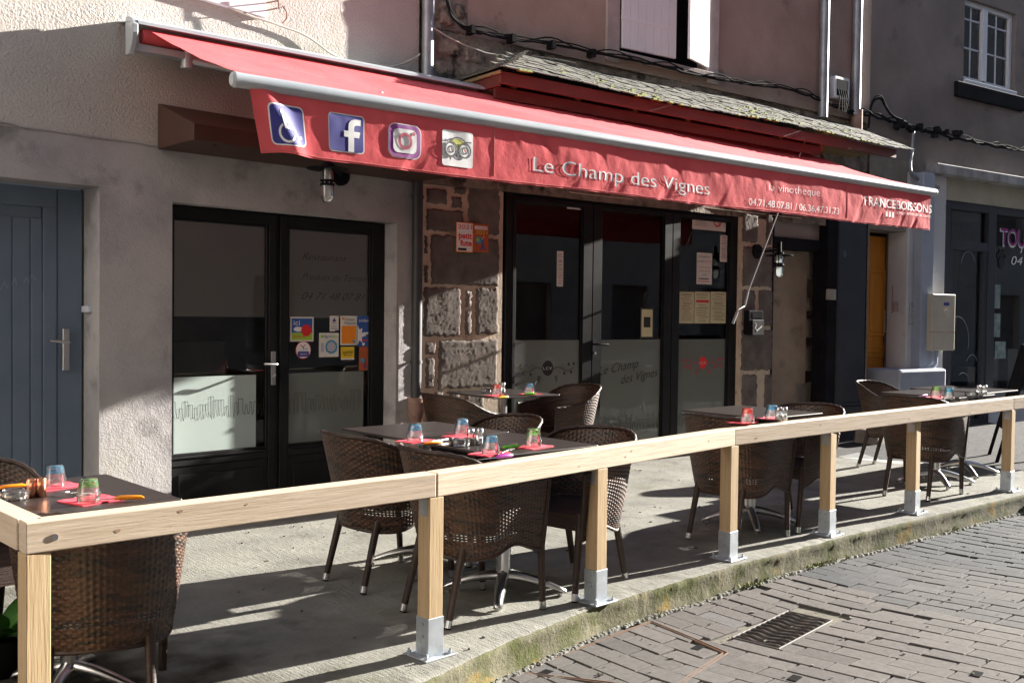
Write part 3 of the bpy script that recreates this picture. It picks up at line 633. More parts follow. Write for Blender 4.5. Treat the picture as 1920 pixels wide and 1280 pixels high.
L1_ = [(175, 60, 285, 145), (315, 52, 380, 95), (300, 100, 362, 165), (172, 165, 368, 285), (388, 45, 553, 300), (163, 300, 186, 400), (195, 305, 550, 560), (160, 450, 190, 552), (157, 565, 355, 825), (372, 585, 410, 672), (368, 682, 410, 815), (422, 570, 546, 812), (165, 845, 228, 915), (168, 925, 222, 1090), (232, 832, 542, 1085), (150, 1102, 182, 1140), (212, 1098, 265, 1145), (290, 1095, 350, 1150), (370, 1100, 470, 1200), (150, 1160, 350, 1330), (370, 1230, 540, 1450), (150, 1350, 340, 1500)]
for i, q in enumerate(crop(L1_, 740, 330, 2.723, B)): stone(st, B, q, seed=i*3, off=-.034, h=.008)
st.build('pier_stones', m_stone, bm_); st = MB()
for i, q in enumerate(crop([(225, 90, 350, 322), (412, 95, 466, 340), (225, 352, 466, 676), (220, 694, 330, 990), (352, 694, 466, 990), (215, 1014, 466, 1345), (215, 1370, 345, 1700), (400, 1370, 462, 1640), (215, 1730, 440, 1990)], 1340, 380, 4.266, B)): stone(st, B, q, seed=50+i*3, h=0.006)
for i, q in enumerate(crop([(815, 0, 880, 60), (905, 15, 960, 70)], 0, 0, 1, B)): pass
st.build('pier_stones', m_stone, bm_)
qn = MB()
for i, (x0, y0, x1, y1) in enumerate([(816, 62, 862, 108), (812, 112, 850, 156), (868, 88, 905, 122), (822, 0, 850, 50), (852, 8, 872, 40)]):
    a = B.uz(x0, (y0+y1)/2); b = B.uz(x1, (y0+y1)/2); c = B.uz((x0+x1)/2, y1); d = B.uz((x0+x1)/2, y0); stone(qn, B, [(a[0], c[1]), (b[0], d[1])], off=0.0, h=0.02, seed=90+i, res=0.02)
qn.build('quoins', m_rubble, bm_)
# glazed folding doors
gf = MB(); OF = -0.05; ZT = 2.435
x_ = [B.uz(x, 600, OF)[0] for x in (947, 966, 1092, 1127, 1244, 1273, 1366, 1389)]
gf.fbox(B, x_[0], x_[1]-0.035, OF-0.07, OF, 0.0, ZT); gf.fbox(B, x_[6]+0.05, x_[7], OF-0.07, OF, 0, ZT); gf.fbox(B, x_[1]-.035, x_[6]+.05, OF-0.07, OF-0.002, ZT-0.05, ZT); gf.fbox(B, x_[1]-.035, x_[6]+.05, OF-0.07, OF+0.012, 0.02, 0.05)
front2 = gf.build('glazed_front', m_black, bm_, 0.004)
zt = 2.345
for n_, (a, b) in enumerate(((1, 2), (3, 4), (5, 6))):
    u0 = x_[a]-(0.033 if n_ == 0 else (x_[a]-x_[a-1])/2-0.004); u1 = x_[b]+((x_[b+1]-x_[b])/2-0.004 if n_ < 2 else 0.048)
    m = MB(); m.fbox(B, u0, x_[a], OF-0.055, OF+0.006, 0.055, ZT-0.053); m.fbox(B, x_[b], u1, OF-0.055, OF+0.006, 0.055, ZT-0.053); m.fbox(B, x_[a], x_[b], OF-0.055, OF+0.004, zt, ZT-0.053); m.fbox(B, x_[a], x_[b], OF-0.055, OF+0.004, 0.055, 0.20)
    frame(m, B, x_[a], x_[b], 0.20, zt, 0.012, OF-0.03, OF-0.012)
    lf = m.build('door_leaf', m_black, front2, 0.003)
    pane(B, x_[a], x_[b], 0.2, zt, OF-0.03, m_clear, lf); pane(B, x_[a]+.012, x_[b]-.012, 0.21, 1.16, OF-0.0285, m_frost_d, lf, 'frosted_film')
    bottles(B, x_[a]+.02, x_[b]-.03, 0.33, OF-0.026, 20+n_, lf, m_ink, 1.0)
    if n_ == 1:
        m = MB(); hu, hz = B.uz(1112, 645, OF); m.fbox(B, hu-0.016, hu+0.016, OF+0.006, OF+0.014, hz-0.13, hz+0.04)
        m.tube([B.P(hu, OF, hz), B.P(hu, OF+0.06, hz), B.P(hu+.02, OF+0.065, hz), B.P(hu+.13, OF+0.065, hz-.004)], 0.01, 8, 0); m.tube([B.P(hu, OF, hz-.08), B.P(hu, OF+.035, hz-.08)], 0.012, 10, 1)
        m.build('handle', [m_black, m_steel], lf, 0.002)
def emblem(fr, cx, cy, off, mats, parent, k=1.0):
    c = fr.uz(cx, cy, off); f = Flat(onf(fr, off))
    f.disc(c[0], c[1], 0.062*k, 0.066*k, 0); f.text('L.C.V.', c[0]-.05*k, c[0]+.05*k, c[1]-.013*k, .026*k, 1, 0.0015)
    for sgn in (-1, 1):
        pts = [(c[0]+sgn*(0.062+0.24*t)*k, c[1]+0.018*k*math.sin(t*7)-0.01*k) for t in [i/14 for i in range(15)]]; f.line(pts, 0.005*k)
        f.ring(c[0]+sgn*.17*k, c[1]+.012*k, .018*k, .021*k, n=14)
        for i, (du, dz) in enumerate(((.24, .03), (.30, .035), (.19, -.05), (.27, -.04))):
            s_ = .018*k; f.poly([(c[0]+sgn*du*k+s_*math.cos(q)*(1 if j % 2 else .55), c[1]+dz*k+s_*math.sin(q)*(1 if j % 2 else .55)) for j, q in enumerate([2*math.pi*j/10 for j in range(10)])])
        for r_ in range(5):
            for q in range(4-r_ if r_ else 3): f.disc(c[0]+sgn*(.10+.011*(q-(3-r_)/2))*k, c[1]-(.075+.016*r_)*k, .0058*k, n=8)
    return f.build('grape_emblem', mats, parent)
emblem(B, 1027, 690, OF-0.025, [m_ink, m_white], front2); emblem(B, 1318, 680, OF-0.025, [m_redp, m_white], front2, 0.95)
f = Flat(onf(B, OF-0.025)); a = B.uz(1126, 704, OF); b = B.uz(1202, 680, OF); f.text('Le Champ', a[0], b[0], a[1], .085, shear=.45, rot=0.13, offset=-0.01); a = B.uz(1168, 716, OF); b = B.uz(1238, 706, OF); f.text('des Vignes', a[0], b[0], a[1]-.02, .085, shear=.45, rot=0.13, offset=-0.01)
f.build('window_script', m_ink, front2)
# interior of the restaurant
m = MB(); m.fbox(B, 0.1, 4.2, -2.8, -2.7, 0, 2.7, 1); m.fbox(B, 0.1, 4.2, -2.7, -0.2, -0.03, 0.0, 1); m.fbox(B, 0.1, 4.2, -2.7, -0.2, 2.5, 2.6, 0); m.fbox(B, 0.05, 0.1, -2.7, -0.2, 0, 2.6, 1); m.fbox(B, 4.2, 4.28, -2.7, -0.3, 0, 2.6, 0)
m.fbox(B, 1.0, 4.2, -2.7, -2.66, 2.35, 2.5, 2); m.fbox(B, 3.15, 3.55, -0.75, -0.5, 0, 1.25, 2); m.fbox(B, 2.5, 3.0, -1.2, -1.1, 0, 1.0, 0); m.fbox(B, 1.25, 1.42, -1.3, -1.1, 0, 2.5, 2); m.fbox(B, 1.0, 2.4, -2.6, -2.3, 0, 1.05, 0)
m.fbox(B, 3.0, 4.0, -0.55, -0.50, 1.55, 1.62, 1)
for u in (3.15, 3.5, 3.8): m.tube([B.P(u, -.5, 1.6), B.P(u, -.42, 1.58), B.P(u, -.42, 1.70)], .008, 6, 1)
m.build('interior', [m_room, m_roomd, m_fascia], bm_)
# side doorway with transom, its plastered passage wall showing old stones
dk = MB(); a = P2; dk.fbox(B, a, a+0.05, -0.14, -0.02, 0, 2.6); dk.fbox(B, DW-0.03, DW+0.14, -0.16, 0.03, 0, 2.7); dk.fbox(B, a+.05, DW-.03, -0.14, -0.04, 2.12, 2.24); dk.fbox(B, a+.05, DW-.03, -0.14, -0.04, 2.44, 2.6)
dwf = dk.build('side_doorway', m_blackmatt, bm_, 0.004)
pane(B, a+.05, DW-.03, 2.24, 2.44, -0.09, m_frost_up, dwf)
m = MB(); m.fbox(B, a+.02, DW-.03, -0.34, -0.24, 0, 2.12); pg = m.build('passage_wall', M('old_plaster', (0.36, 0.29, 0.22), (0.50, 0.41, 0.32), 3.0, 0.95, bump=[(30, .006)], spots=[((0.13, 0.10, 0.08), 2.5, .58, .75)]), bm_)
m = MB()
for i, (x0, y0, x1, y1) in enumerate([(1512, 467, 1543, 523), (1513, 558, 1540, 583), (1511, 597, 1541, 633), (1508, 650, 1538, 695), (1490, 715, 1538, 760)]):
    p = B.uz(x0, y1, -.24); q = B.uz(x1, y0, -.24); stone(m, B, [p, q], off=-0.237, h=0.006, seed=120+i)
m.build('passage_stones', m_stone2, pg)
m = MB(); m.fbox(B, a-.02, a+.02, -0.33, -0.145, 0, 2.14); m.build('timber_post', m_fascia, bm_)
# dark pilaster with plinth
m = MB(); pu0, pu1 = DW+0.14, 5.93
m.fbox(B, pu0, pu1, -0.1, 0.045, 0.42, 3.0); m.fbox(B, pu0-.03, pu1+.03, -0.1, 0.10, -0.05, 0.40); m.fbox(B, pu0-.015, pu1+.02, -0.1, 0.07, 0.40, 0.44)
pil = m.build('pilaster', [m_navy], bm_, 0.012, 2)
f = Flat(onf(B, 0.048)); c = B.uz(1584, 476, .045)
for r in (.035, .026, .014): f.ring(c[0], c[1], r-.003, r, 0.8, n=20)
f.build('round_badge', m_greyprint, pil)
# window with shutters
wu0, wu1 = B.uz(1160, 50)[0], B.uz(1325, 60)[0]
m = MB(); m.fbox(B, wu0-.16, wu0, -0.02, 0.022, 3.66, 5.2); m.fbox(B, wu1, wu1+.16, -0.02, 0.022, 3.66, 5.2); build_each(m, 'window_surround', m_sill, bm_, 0.006)
m = MB(); m.fbox(B, wu0-.02, wu1+.05, -0.10, 0.06, 3.70, 3.76); m.build('window_sill', m_sill, bm_, 0.006)
m = MB(); m.fbox(B, wu0, wu1, -0.16, -0.12, 3.76, 5.2); m.build('window_back', m_blackmatt, bm_)
def shutter(p, d, w_, z0, z1, n=7):
    m = MB(); d = Vector((math.cos(rad(d)), math.sin(rad(d)), 0)); nn = Vector((d.y, -d.x, 0)); p = Vector((p[0], p[1], 0))
    for k in range(n):
        a = p+d*(w_*k/n+0.001); b = p+d*(w_*(k+1)/n-0.002); t = nn*0.028
        m.hexa([(a.x, a.y, z0), (b.x, b.y, z0), (b.x-t.x, b.y-t.y, z0), (a.x-t.x, a.y-t.y, z0), (a.x, a.y, z1), (b.x, b.y, z1), (b.x-t.x, b.y-t.y, z1), (a.x-t.x, a.y-t.y, z1)])
    for z in (z0+0.25,):
        a = p-d*0.02+nn*0.004; b = p+d*w_*0.92+nn*0.004; t = nn*0.006
        m.hexa([(a.x, a.y, z), (b.x, b.y, z), (b.x-t.x, b.y-t.y, z), (a.x-t.x, a.y-t.y, z), (a.x, a.y, z+.035), (b.x, b.y, z+.035), (b.x-t.x, b.y-t.y, z+.035), (a.x-t.x, a.y-t.y, z+.035)])
    return m.build('shutter', m_shut, bm_, 0.003)
sa = B.P(wu0+0.02, 0.03, 0); shutter((sa.x, sa.y), -10, 0.66, 3.80, 5.1)
sb = B.P(wu1-0.02, 0.02, 0); shutter((sb.x, sb.y), 180-6.4+17, 0.42, 3.80, 5.1)
# slate lean-to roof over the restaurant front
RU0, RU1, RO, ZE, ZR = 0.32, 5.95, 0.60, 3.22, 3.55
sr = MB(); tint = []
def roofpt(u, t, side=False):
    """t 0 eave .. 1 wall"""
    return B.P(u, RO*(1-t), ZE+(ZR-ZE)*t+0.012*math.sin(u*2.1)+fz(u)*0.3)
vs, fs, cols = [], [], []
rows = 9
for r in range(rows):
    t0 = r/rows; t1 = min(1.0, (r+1.75)/rows); ul = RU0+(RO)*t0*1.1-.03; uu = ul+(0.07 if r % 2 else 0)-.05; ur = RU1-RO*t0*0.7
    while uu < ur:
        wd = random.uniform(0.10, 0.16); g_ = 0.004; j_ = random.uniform(-0.018, 0.018)
        base = len(vs); a = uu+g_; b = min(uu+wd-g_, ur+.02); lift = random.uniform(0.004, 0.014); th = random.uniform(0.006, 0.011)
        lt = t0+j_/RO*0.6
        a = max(a, RU0+RO*t0*1.1-.04)
        if b-a < 0.03: uu += wd; continue
        for (u, t, l) in ((a, lt, lift), (b, lt+random.uniform(-.02, .02), lift), (b, t1, 0.0), (a, t1, 0.0)):
            p = roofpt(u, t); vs.append((p.x, p.y, p.z+l+th))
        for k in range(4): v = vs[base+k]; vs.append((v[0], v[1], v[2]-th))
        fs += [(base, base+1, base+2, base+3), (base+4, base+5, base+1, base), (base+5, base+6, base+2, base+1), (base+7, base+4, base, base+3)]
        c = random.uniform(0.65, 1.45); cc = (c*1.0, c*0.98, c*0.92, 1); cols += [cc]*4; uu += wd
# hip at the left end
for r in range(5):
    t0 = r/5; t1 = min(1, (r+1.4)/5)
    for k in range(6-r):
        w0 = k*0.10+t0*RO; base = len(vs)
        def hp(wv, t):       # wv: distance from the eave corner back towards the wall
            return B.P(RU0-0.03+RO*1.1*t*0.95, max(0.0, RO-wv), ZE+(ZR-ZE)*t)
        for (wv, t, l) in ((w0, t0, .01), (w0+.095, t0, .01), (w0+.095, t1, 0), (w0, t1, 0)):
            p = hp(wv, t); vs.append((p.x, p.y, p.z+l+.01))
        for q in range(4): v = vs[base+q]; vs.append((v[0], v[1], v[2]-.01))
        fs += [(base, base+3, base+2, base+1), (base+4, base, base+1, base+5), (base+5, base+1, base+2, base+6), (base+7, base+3, base, base+4)]
        c = random.uniform(0.7, 1.3); cols += [(c, c, c*.95, 1)]*4
me = bpy.data.meshes.new('slates'); me.from_pydata(vs, [], fs); me.update()
ca = me.color_attributes.new('tint', 'FLOAT_COLOR', 'CORNER'); data = []
for p, c in zip(me.polygons, cols):
    for _ in p.loop_indices: data += c
ca.data.foreach_set('color', data)
roof = empty('slate_canopy_roof', tuple(B.P(3.1, 0, 3.2)), 0, 'mossy slate lean-to roof with dark red fascia above the red awning', 'canopy roof')
link('slates', me, m_slate, roof)
ms = MB()
for _ in range(260):
    t = random.choice((0, 0, 0, .11, .22, .33, .5))+random.uniform(-.02, .02); u = random.uniform(RU0+.05, RU1-.5)
    if nz((u, t, 0), 1.7) < -0.02: continue
    p = roofpt(u, t); r = random.uniform(.006, .022)
    vs = [(p.x+r*1.6*a, p.y+r*b, p.z+.012+r*.8*c) for a, b, c in ((-1, -1, -.5), (1, -1, -.5), (1, 1, -.5), (-1, 1, -.5), (-.5, -.5, .6), (.5, -.5, .6), (.5, .5, .6), (-.5, .5, .6))]
    ms.hexa(vs)
ms.build('moss_clumps', m_moss, roof)
m = MB(); m.fbox(B, RU0, RU1-.30, RO-.06, RO-.035, ZE-.10, ZE-.006); m.fbox(B, RU0+.02, RU1-1.5, RO-.16, RO-.135, ZE-.19, ZE-.10); m.fbox(B, RU0-.001, RU0+.024, 0.0, RO-.06, ZE-.115, ZE-.008)
m.build('fascia', m_fascia, roof, 0.003)
m = MB(); m.fbox(B, RU0+.026, RU1-.35, 0.02, RO-.062, ZE-.035, ZE-.012)
for i in range(7): u = RU0+.2+i*.66; m.fbox(B, u, u+.06, 0.02, RO-.17, ZE-.14, ZE-.052)
m.fbox(B, RU0-.02, RU0-.002, 0.0, RO-.02, ZE-.03, ZE-.004)
m.build('soffit', m_soffit, roof, 0.003)

# ---- right building --------------------------------------------------------
br = empty('right_building', tuple(Cc.P(2.0, 0, 0)), 0, 'dark grey rendered building on the right above a pet shop with a dark blue front', 'building')
CX = lambda x, y, off=0.0: Cc.uz(x, y, off)
do0, do1 = CX(1627, 600)[0], CX(1700, 600)[0]; s0 = CX(1768, 500)[0]
zc = CX(1800, 320, 0)[1]
wall(Cc, 'upper_wall', -0.05, 4.6, 3.26, 11.0, [(CX(1808, 60)[0], CX(1905, 60)[0], CX(1860, 160)[1], 5.4, 0.16)], m_grey, br)
wall(Cc, 'lower_wall', 0.02, s0, -0.05, 3.26, [(do0, do1, -0.05, CX(1665, 432)[1], 0.30)], m_stone2, br, off=-0.002)
m = MB(); m.fbox(Cc, 0, 4.6, -3, -2.9, -0.1, 11.0); m.fbox(Cc, 0, 4.6, -2.9, -0.3, 10.9, 11.0); m.fbox(Cc, 4.6, 4.7, -3, 0, -0.1, 11.0); m.build('back_wall', m_grey, br)
m = MB(); m.fbox(Cc, s0-.4, 4.6, -0.3, 0.16, 3.14, 3.26); m.build('concrete_ledge', M('stained_ledge', (0.16, 0.15, 0.14), (0.42, 0.42, 0.44), 5, .9, stretch=(1, 1, .35), bump=[(30, .006)]), br, .01)
wu = CX(1698, 500)[0]
m = MB(); m.fbox(Cc, wu, s0-.002, -0.25, 0.03, 0.5, 3.14); m.build('white_pier', m_whitep, br, .01)
m = MB(); m.fbox(Cc, s0, 4.6, -0.25, 0.0, 2.87, 3.139); m.build('cream_band', m_cream, br)
# ochre panelled door
m = MB(); zt_ = CX(1650, 446, -.28)[1]
u0, u1 = do0+.0, do1-.0; m.fbox(Cc, u0, u1, -0.36, -0.31, 0, zt_+.02)
d0, d1 = CX(1630, 600, -.3)[0]+.02, CX(1667, 600, -.3)[0]-.0
for z0_, z1_ in ((.12, .80), (.92, 1.06), (1.18, 1.98)):
    frame(m, Cc, d0-.08, d1-.09, z0_, z1_, .03, -.31, -.292); m.fbox(Cc, d0-.02, d1-.15, -.31, -.30, z0_+.06, z1_-.06)
dr = m.build('door', m_ochre, br, .006)
m = MB(); c = CX(1660, 600, -.29); m.fbox(Cc, c[0]-.015, c[0]+.02, -.31, -.285, c[1]-.15, c[1]+.12); m.tube([Cc.P(c[0], -.285, c[1]+.03), Cc.P(c[0], -.24, c[1]+.03), Cc.P(c[0]-.08, -.235, c[1]+.03)], .009, 6); m.build('handle', m_steel, dr, .002)
m = MB(); c = CX(1676, 575); m.fbox(Cc, c[0]-.05, c[0]+.05, 0.0, 0.03, c[1]-.06, c[1]+.06); m.tube([Cc.P(c[0]-.06, .02, c[1]-.08), Cc.P(c[0]-.06, .02, c[1]+.25)], .008, 6); m.build('wall_lock', m_rust, br, .004)
# shop front
zs = CX(1850, 395)[1]
m = MB(); m_shopf = M('dark_blue_frame', (0.016, 0.018, 0.028), (0.026, 0.028, 0.042), 3, .5)
v = [CX(x, 600, -.04)[0] for x in (1768, 1776, 1848, 1862)]
m.fbox(Cc, s0, v[1], -.12, -.02, -.1, 2.87); m.fbox(Cc, v[2], v[3], -.12, -.02, -.1, 2.87); m.fbox(Cc, v[1], v[2], -.12, -.022, 2.77, 2.87); m.fbox(Cc, v[3], 4.6, -.12, -.022, 2.77, 2.87); m.fbox(Cc, v[1], v[2], -.12, -.022, 2.27, 2.38); m.fbox(Cc, v[1], v[2], -.12, -.022, -.1, .12)
m.fbox(Cc, v[1], v[1]+.09, -.11, -.03, .12, 2.27); m.fbox(Cc, v[2]-.09, v[2], -.11, -.03, .12, 2.27); m.fbox(Cc, v[3], 4.6, -.12, -.022, .37, .45); m.fbox(Cc, 4.5, 4.6, -.12, -.022, .45, 2.77)
shop = m.build('shop_front', m_shopf, br, .006)
pane(Cc, v[1], v[2], .12, 2.77, -.08, m_clear, shop); pane(Cc, v[3], 4.5, .45, 2.77, -.08, m_clear, shop)
m = MB(); m.fbox(Cc, s0, 4.6, -1.8, -1.7, 0, 2.9, 0); m.fbox(Cc, s0, 4.6, -1.7, -.13, -.02, 0, 0); m.fbox(Cc, s0-.05, s0, -1.7, -.13, 0, 2.9, 0); m.fbox(Cc, s0, 4.6, -1.7, -.26, 2.88, 2.95, 0); m.fbox(Cc, v[3]+.1, 4.4, -.9, -.3, 0, .45, 1)
for k in range(3): m.fbox(Cc, v[3]+.2+k*.5, v[3]+.45+k*.5, -.7, -.5, .45, .75+.12*(k % 3), 1)
m.build('interior', [m_roomd, m_room], br)
m = MB(); m.fbox(Cc, v[3]-.1, 4.6, -.02, .14, -.15, .37); m.build('stall_riser', m_bluegrey, br, .01)
f = Flat(onf(Cc, -.07)); a = CX(1876, 458, -.07); zz0 = a[1]; k_ = 0.26
m_mag = M('magenta_print', (0.25, 0.015, 0.20), rough=.6)
f.text('TOUT', a[0]-.02, a[0]+.80, zz0-.02, k_*.90, 1, 0.0, offset=.03); f.text('TOUT', a[0], a[0]+.78, zz0, k_*.86, 0, 0.003, offset=.015)
b = CX(1912, 474, -.07); f.text('Toilettage', b[0], b[0]+1.0, b[1], .10, 1, shear=.3); b = CX(1896, 496, -.07); f.text('04 71', b[0], b[0]+.62, b[1], .12, 1, shear=.2)
for du, dz, r in ((0, 0, .07), (-.09, .09, .03), (-.03, .14, .033), (.04, .14, .033), (.10, .09, .03)):
    b = CX(1878, 492, -.07); f.disc(b[0]+du, b[1]+dz, r, r*1.2, 2)
f.build('window_lettering', [m_mag, m_white, m_ink], shop)
f = Flat(onf(Cc, -.07))
for cx_, cy_, rr_, a0, a1 in ((1815, 500, .20, 20, 170), (1795, 640, .32, -20, 110), (1822, 690, .18, 30, 150), (1805, 730, .22, 20, 120)):
    b = CX(cx_, cy_, -.07); f.ring(b[0], b[1], rr_-.012, rr_, .8, a0=a0, a1=a1)
f.build('scroll_decal', m_greyprint, shop)
m = MB()
for x0, y0, x1, y1, o in ((1863, 534, 1876, 578, -.075), (1863, 588, 1876, 632, -.075), (1865, 640, 1886, 672, -.075)):
    a = CX(x0, y1, o); b = CX(x1, y0, o); m.fbox(Cc, a[0], b[0], o-.002, o, a[1], b[1])
m.build('posters', M('faded_posters', (0.10, 0.20, 0.20), (0.42, 0.46, 0.44), 14, .7), shop)
# casement window upstairs
a, b = CX(1812, 140, -.06), CX(1900, 40, -.06); zb = CX(1860, 162)[1]
m = MB(); u0, u1 = CX(1808, 60)[0]+.01, CX(1905, 60)[0]-.01
frame(m, Cc, u0, u1, zb+.0, 5.4, .06, -.12, -.05); mid_ = (u0+u1)/2-.06; m.fbox(Cc, mid_-.05, mid_+.05, -.11, -.035, zb+.05, 5.35)
for k in range(1, 5): m.fbox(Cc, u0+.06, u1-.06, -.10, -.075, zb+.06+k*.36, zb+.08+k*.36)
for uc in ((u0+mid_)/2, (u1+mid_)/2): m.fbox(Cc, uc-.01, uc+.01, -.098, -.077, zb+.06, 5.35)
m.fbox(Cc, u0-.01, u1+.02, -.1, .03, zb-.05, zb-.002); wn = m.build('window', m_pvc, br, .004)
pane(Cc, u0+.05, u1-.05, zb+.05, 5.35, -.088, m_clear, wn)
m = MB(); m.fbox(Cc, u0-.2, u1+.2, -.16, .05, zb-.24, zb-.052); m.build('window_sill', m_blackmatt, br, .01)
m = MB(); m.fbox(Cc, u0-.3, u1+.3, -.8, -.7, zb, 5.4); m.fbox(Cc, u0-.3, u1+.3, -.7, -.17, zb-.02, zb); m.build('dark_room', m_roomd, br)

# ---- houses across the street (they show in the panes and close the street) --
m_opp = M('opposite_render', (0.42, 0.385, 0.35), (0.54, 0.50, 0.46), 1.5, .9, bump=[(30, .004)])
G = Fr((62, -4.5), 180)
op = empty('opposite_house', (4, -4.5, 0), 0, 'plain pale house across the street behind the viewer', 'building')
ops = [(2+i*2.6, 3.0+i*2.6, z, z+1.5, .2) for i in range(27) for z in (.6, 3.4, 6.2)]
wall(G, 'wall', 0, 72, -.2, 9.0, ops, m_opp, op)
wall(G, 'upper_storeys', 30, 72, 9.0, 13.5, [(1+i*2.6+30, 2.0+i*2.6+30, 9.6, 11.1, .2) for i in range(15)], m_opp, op)  # unseen extra height, added to cut the sky light
m = MB(); m.box(62.5, 63, -9, 9, -.2, 10); m.box(-9.5, -9, -9, 7, -.2, 12); m.build('end_wall', m_opp, op)  # unseen walls added across both street ends to hide bright sky
m = MB()
for o_ in ops: m.fbox(G, o_[0], o_[1], -.25, -.2, o_[2], o_[3])
m.build('window', m_grey, op)

# ================================================================ AWNING
aw = empty('awning', (2.56, 6.08, 3.0), 0, 'long retracting red awning with white bar and lettered front flap over the terrace', 'awning')
CS = Fr((2.545, 6.10), -5.0)                   # cassette line
LEN = 7.03
FB = (AW.P(0.0, 0, 2.575), AW.P(LEN, 0, 2.605))  # front bar axis
def lerp(a, b, t): return a+(b-a)*t
# cassette with its end plate
m = MB(); prof = [(0.0, 3.15), (0.05, 3.16), (0.13, 3.125), (0.135, 3.105), (0.0, 3.115)]
vs = []
for u in (0.02, LEN): vs += [CS.P(u, o, z) for o, z in prof]
m.add(vs, [(0, 1, 6, 5), (1, 2, 7, 6), (2, 3, 8, 7), (3, 4, 9, 8), (4, 0, 5, 9)], 0)
m.fbox(CS, 0.02, LEN, 0.0, 0.09, 2.955, 2.995)
aw_c = m.build('cassette', m_alu, aw)
m = MB(); xe = 4.86
m.hexa([(2.52, 6.0, 3.118), (xe, CS.P(2.3, 0.02, 0).y, 3.118), (xe, 6.185, 3.15), (2.52, 6.185, 3.15), (2.52, 6.0, 3.124), (xe, CS.P(2.3, 0.02, 0).y, 3.124), (xe, 6.185, 3.156), (2.52, 6.185, 3.156)])
m.fbox(CS, 2.32, LEN, -.20, .02, 3.110, 3.118); m.build('light_gap_plate', m_alu, aw)  # added plate, keeps sun from leaking between wall and cassette
m = MB(); pts = [(0.0, 2.935), (0.07, 2.93), (0.115, 2.98), (0.14, 3.05), (0.14, 3.10), (0.11, 3.14), (0.05, 3.165), (0.0, 3.165)]
for u in (-0.0, LEN): m.add([CS.P(u-.015, o, z) for o, z in pts]+[CS.P(u+.02, o, z) for o, z in pts], [tuple(range(8)), tuple(range(15, 7, -1))]+[(k, 8+k, 8+(k+1) % 8, (k+1) % 8) for k in range(8)])
build_each(m, 'end_plate', m_alu, aw, .006, 2)
m = MB(); m.tube([CS.P(.06, .07, 3.05), CS.P(LEN-.04, .07, 3.05)], .045, 14); m.build('roller', m_red, aw)
# cloth
def cloth(u, t):
    a = CS.P(0.10+(LEN-.16)*u, 0.075, 3.095); b = lerp(FB[0], FB[1], (0.06+(LEN-.12)*u)/LEN)+Vector((0, 0, .030))
    p = lerp(a, b, t); s = math.sin(math.pi*t)
    p.z -= (0.05+0.02*math.sin(u*9))*s*(0.55+0.45*math.sin(math.pi*u)) - 0.006*nz((u*7, t*2, 0), 2.0)*s - 0.022*s*max(0, math.sin((u*1.6-t*.55)*5))**6
    return p
NU, NT = 240, 26
m = MB(); m.add([cloth(i/NU, k/NT) for i in range(NU+1) for k in range(NT+1)], [(i*(NT+1)+k, i*(NT+1)+k+1, (i+1)*(NT+1)+k+1, (i+1)*(NT+1)+k) for i in range(NU) for k in range(NT)], 0, True)
m.build('canopy', m_red, aw)
# front bar, rounded
m = MB(); vs = []; n = 20
for e in (FB[0]-AW.d*.02, FB[1]+AW.d*.02):
    for k in range(n):
        q = 2*math.pi*k/n; o = 0.034*math.cos(q); z = 0.040*math.sin(q)
        vs.append(e+AW.n*(o-.01)+Vector((0, 0, z)))
m.add(vs, [(k, n+k, n+(k+1) % n, (k+1) % n) for k in range(n)]); m.v = m.v; m.sm = [True]*len(m.sm)
bar = m.build('front_bar', m_alu, aw)
m = MB()
for e, s in ((FB[0], -1), (FB[1], 1)):
    vs = []
    for dd in (0.018, 0.03, 0.045):
        r = 1.06 if dd < .04 else .85
        for k in range(n):
            q = 2*math.pi*k/n; vs.append(e+AW.d*(s*dd)+AW.n*(.034*r*math.cos(q)-.01)+Vector((0, 0, .040*r*math.sin(q))))
    m.add(vs, [(i*n+k, (i+1)*n+k, (i+1)*n+(k+1) % n, i*n+(k+1) % n) for i in range(2) for k in range(n)]+[tuple(range(2*n, 3*n))]+[tuple(range(n))], 0, False)
build_each(m, 'bar_cap', m_alu, aw)
# folding arms
for u in (0.35, LEN-.35):
    s_ = 1 if u < 2 else -1
    a = CS.P(u, .06, 2.95); b = CS.P(u+s_*1.05, .65, 2.78); c = lerp(FB[0], FB[1], (u+s_*.25)/LEN)+Vector((0, .03, -.02))
    MB().tube([a, b], .022, 8).tube([b, c], .022, 8).tube([a+Vector((0, 0, -.05)), a+Vector((0, 0, .05))], .04, 10).tube([b+Vector((0, 0, -.03)), b+Vector((0, 0, .03))], .03, 10).build('folding_arm', m_alu, aw)
# hanging front flap with soft wrinkles
VZ0, VZ1 = 2.205, 2.53
def topz(u): return lerp(FB[0], FB[1], u/LEN).z-0.030
def wv(u, h):
    """h: 0 bottom .. 1 top; returns bulge towards the street"""
    h = max(0.0, min(1.0, h)); w_ = 0.0028*nz((u*1.0, h*0.22, 1.3), 9.0, 2)*(0.35+0.65*h) + 0.0055*nz((u*1.1+h*.35, h*0.3, 7.7), 2.2, 2)
    g_ = nz((u*1.0+h*.12, 0, 3.1), 6.5, 2); w_ += -0.012*max(0, g_-0.22)*1.4*(h**2.2)
    g_ = nz((u*1.0-h*.2, 0, 11.1), 5.0, 2); w_ += -0.018*max(0, g_-0.28)*1.0*((1-h)**2.2)
    if u < 0.5:
        k = (0.5-u)/0.5; w_ += -0.05*k*k*(1-h) + 0.06*k*math.exp(-((u-.30+h*.16)/.07)**2)*(1-h*.6)
    return w_
def vs_pt(u, z, l=0.0):
    zt = topz(u); zb = VZ0+(topz(u)-topz(0)); h = (z-zb)/(zt-zb); h = max(-.05, min(1.05, h))
    return AW.P(u+.10*(1-max(0, min(1, h)))*max(0, 1-u/.7)**1.5, -0.004+wv(u, h)+l, z)
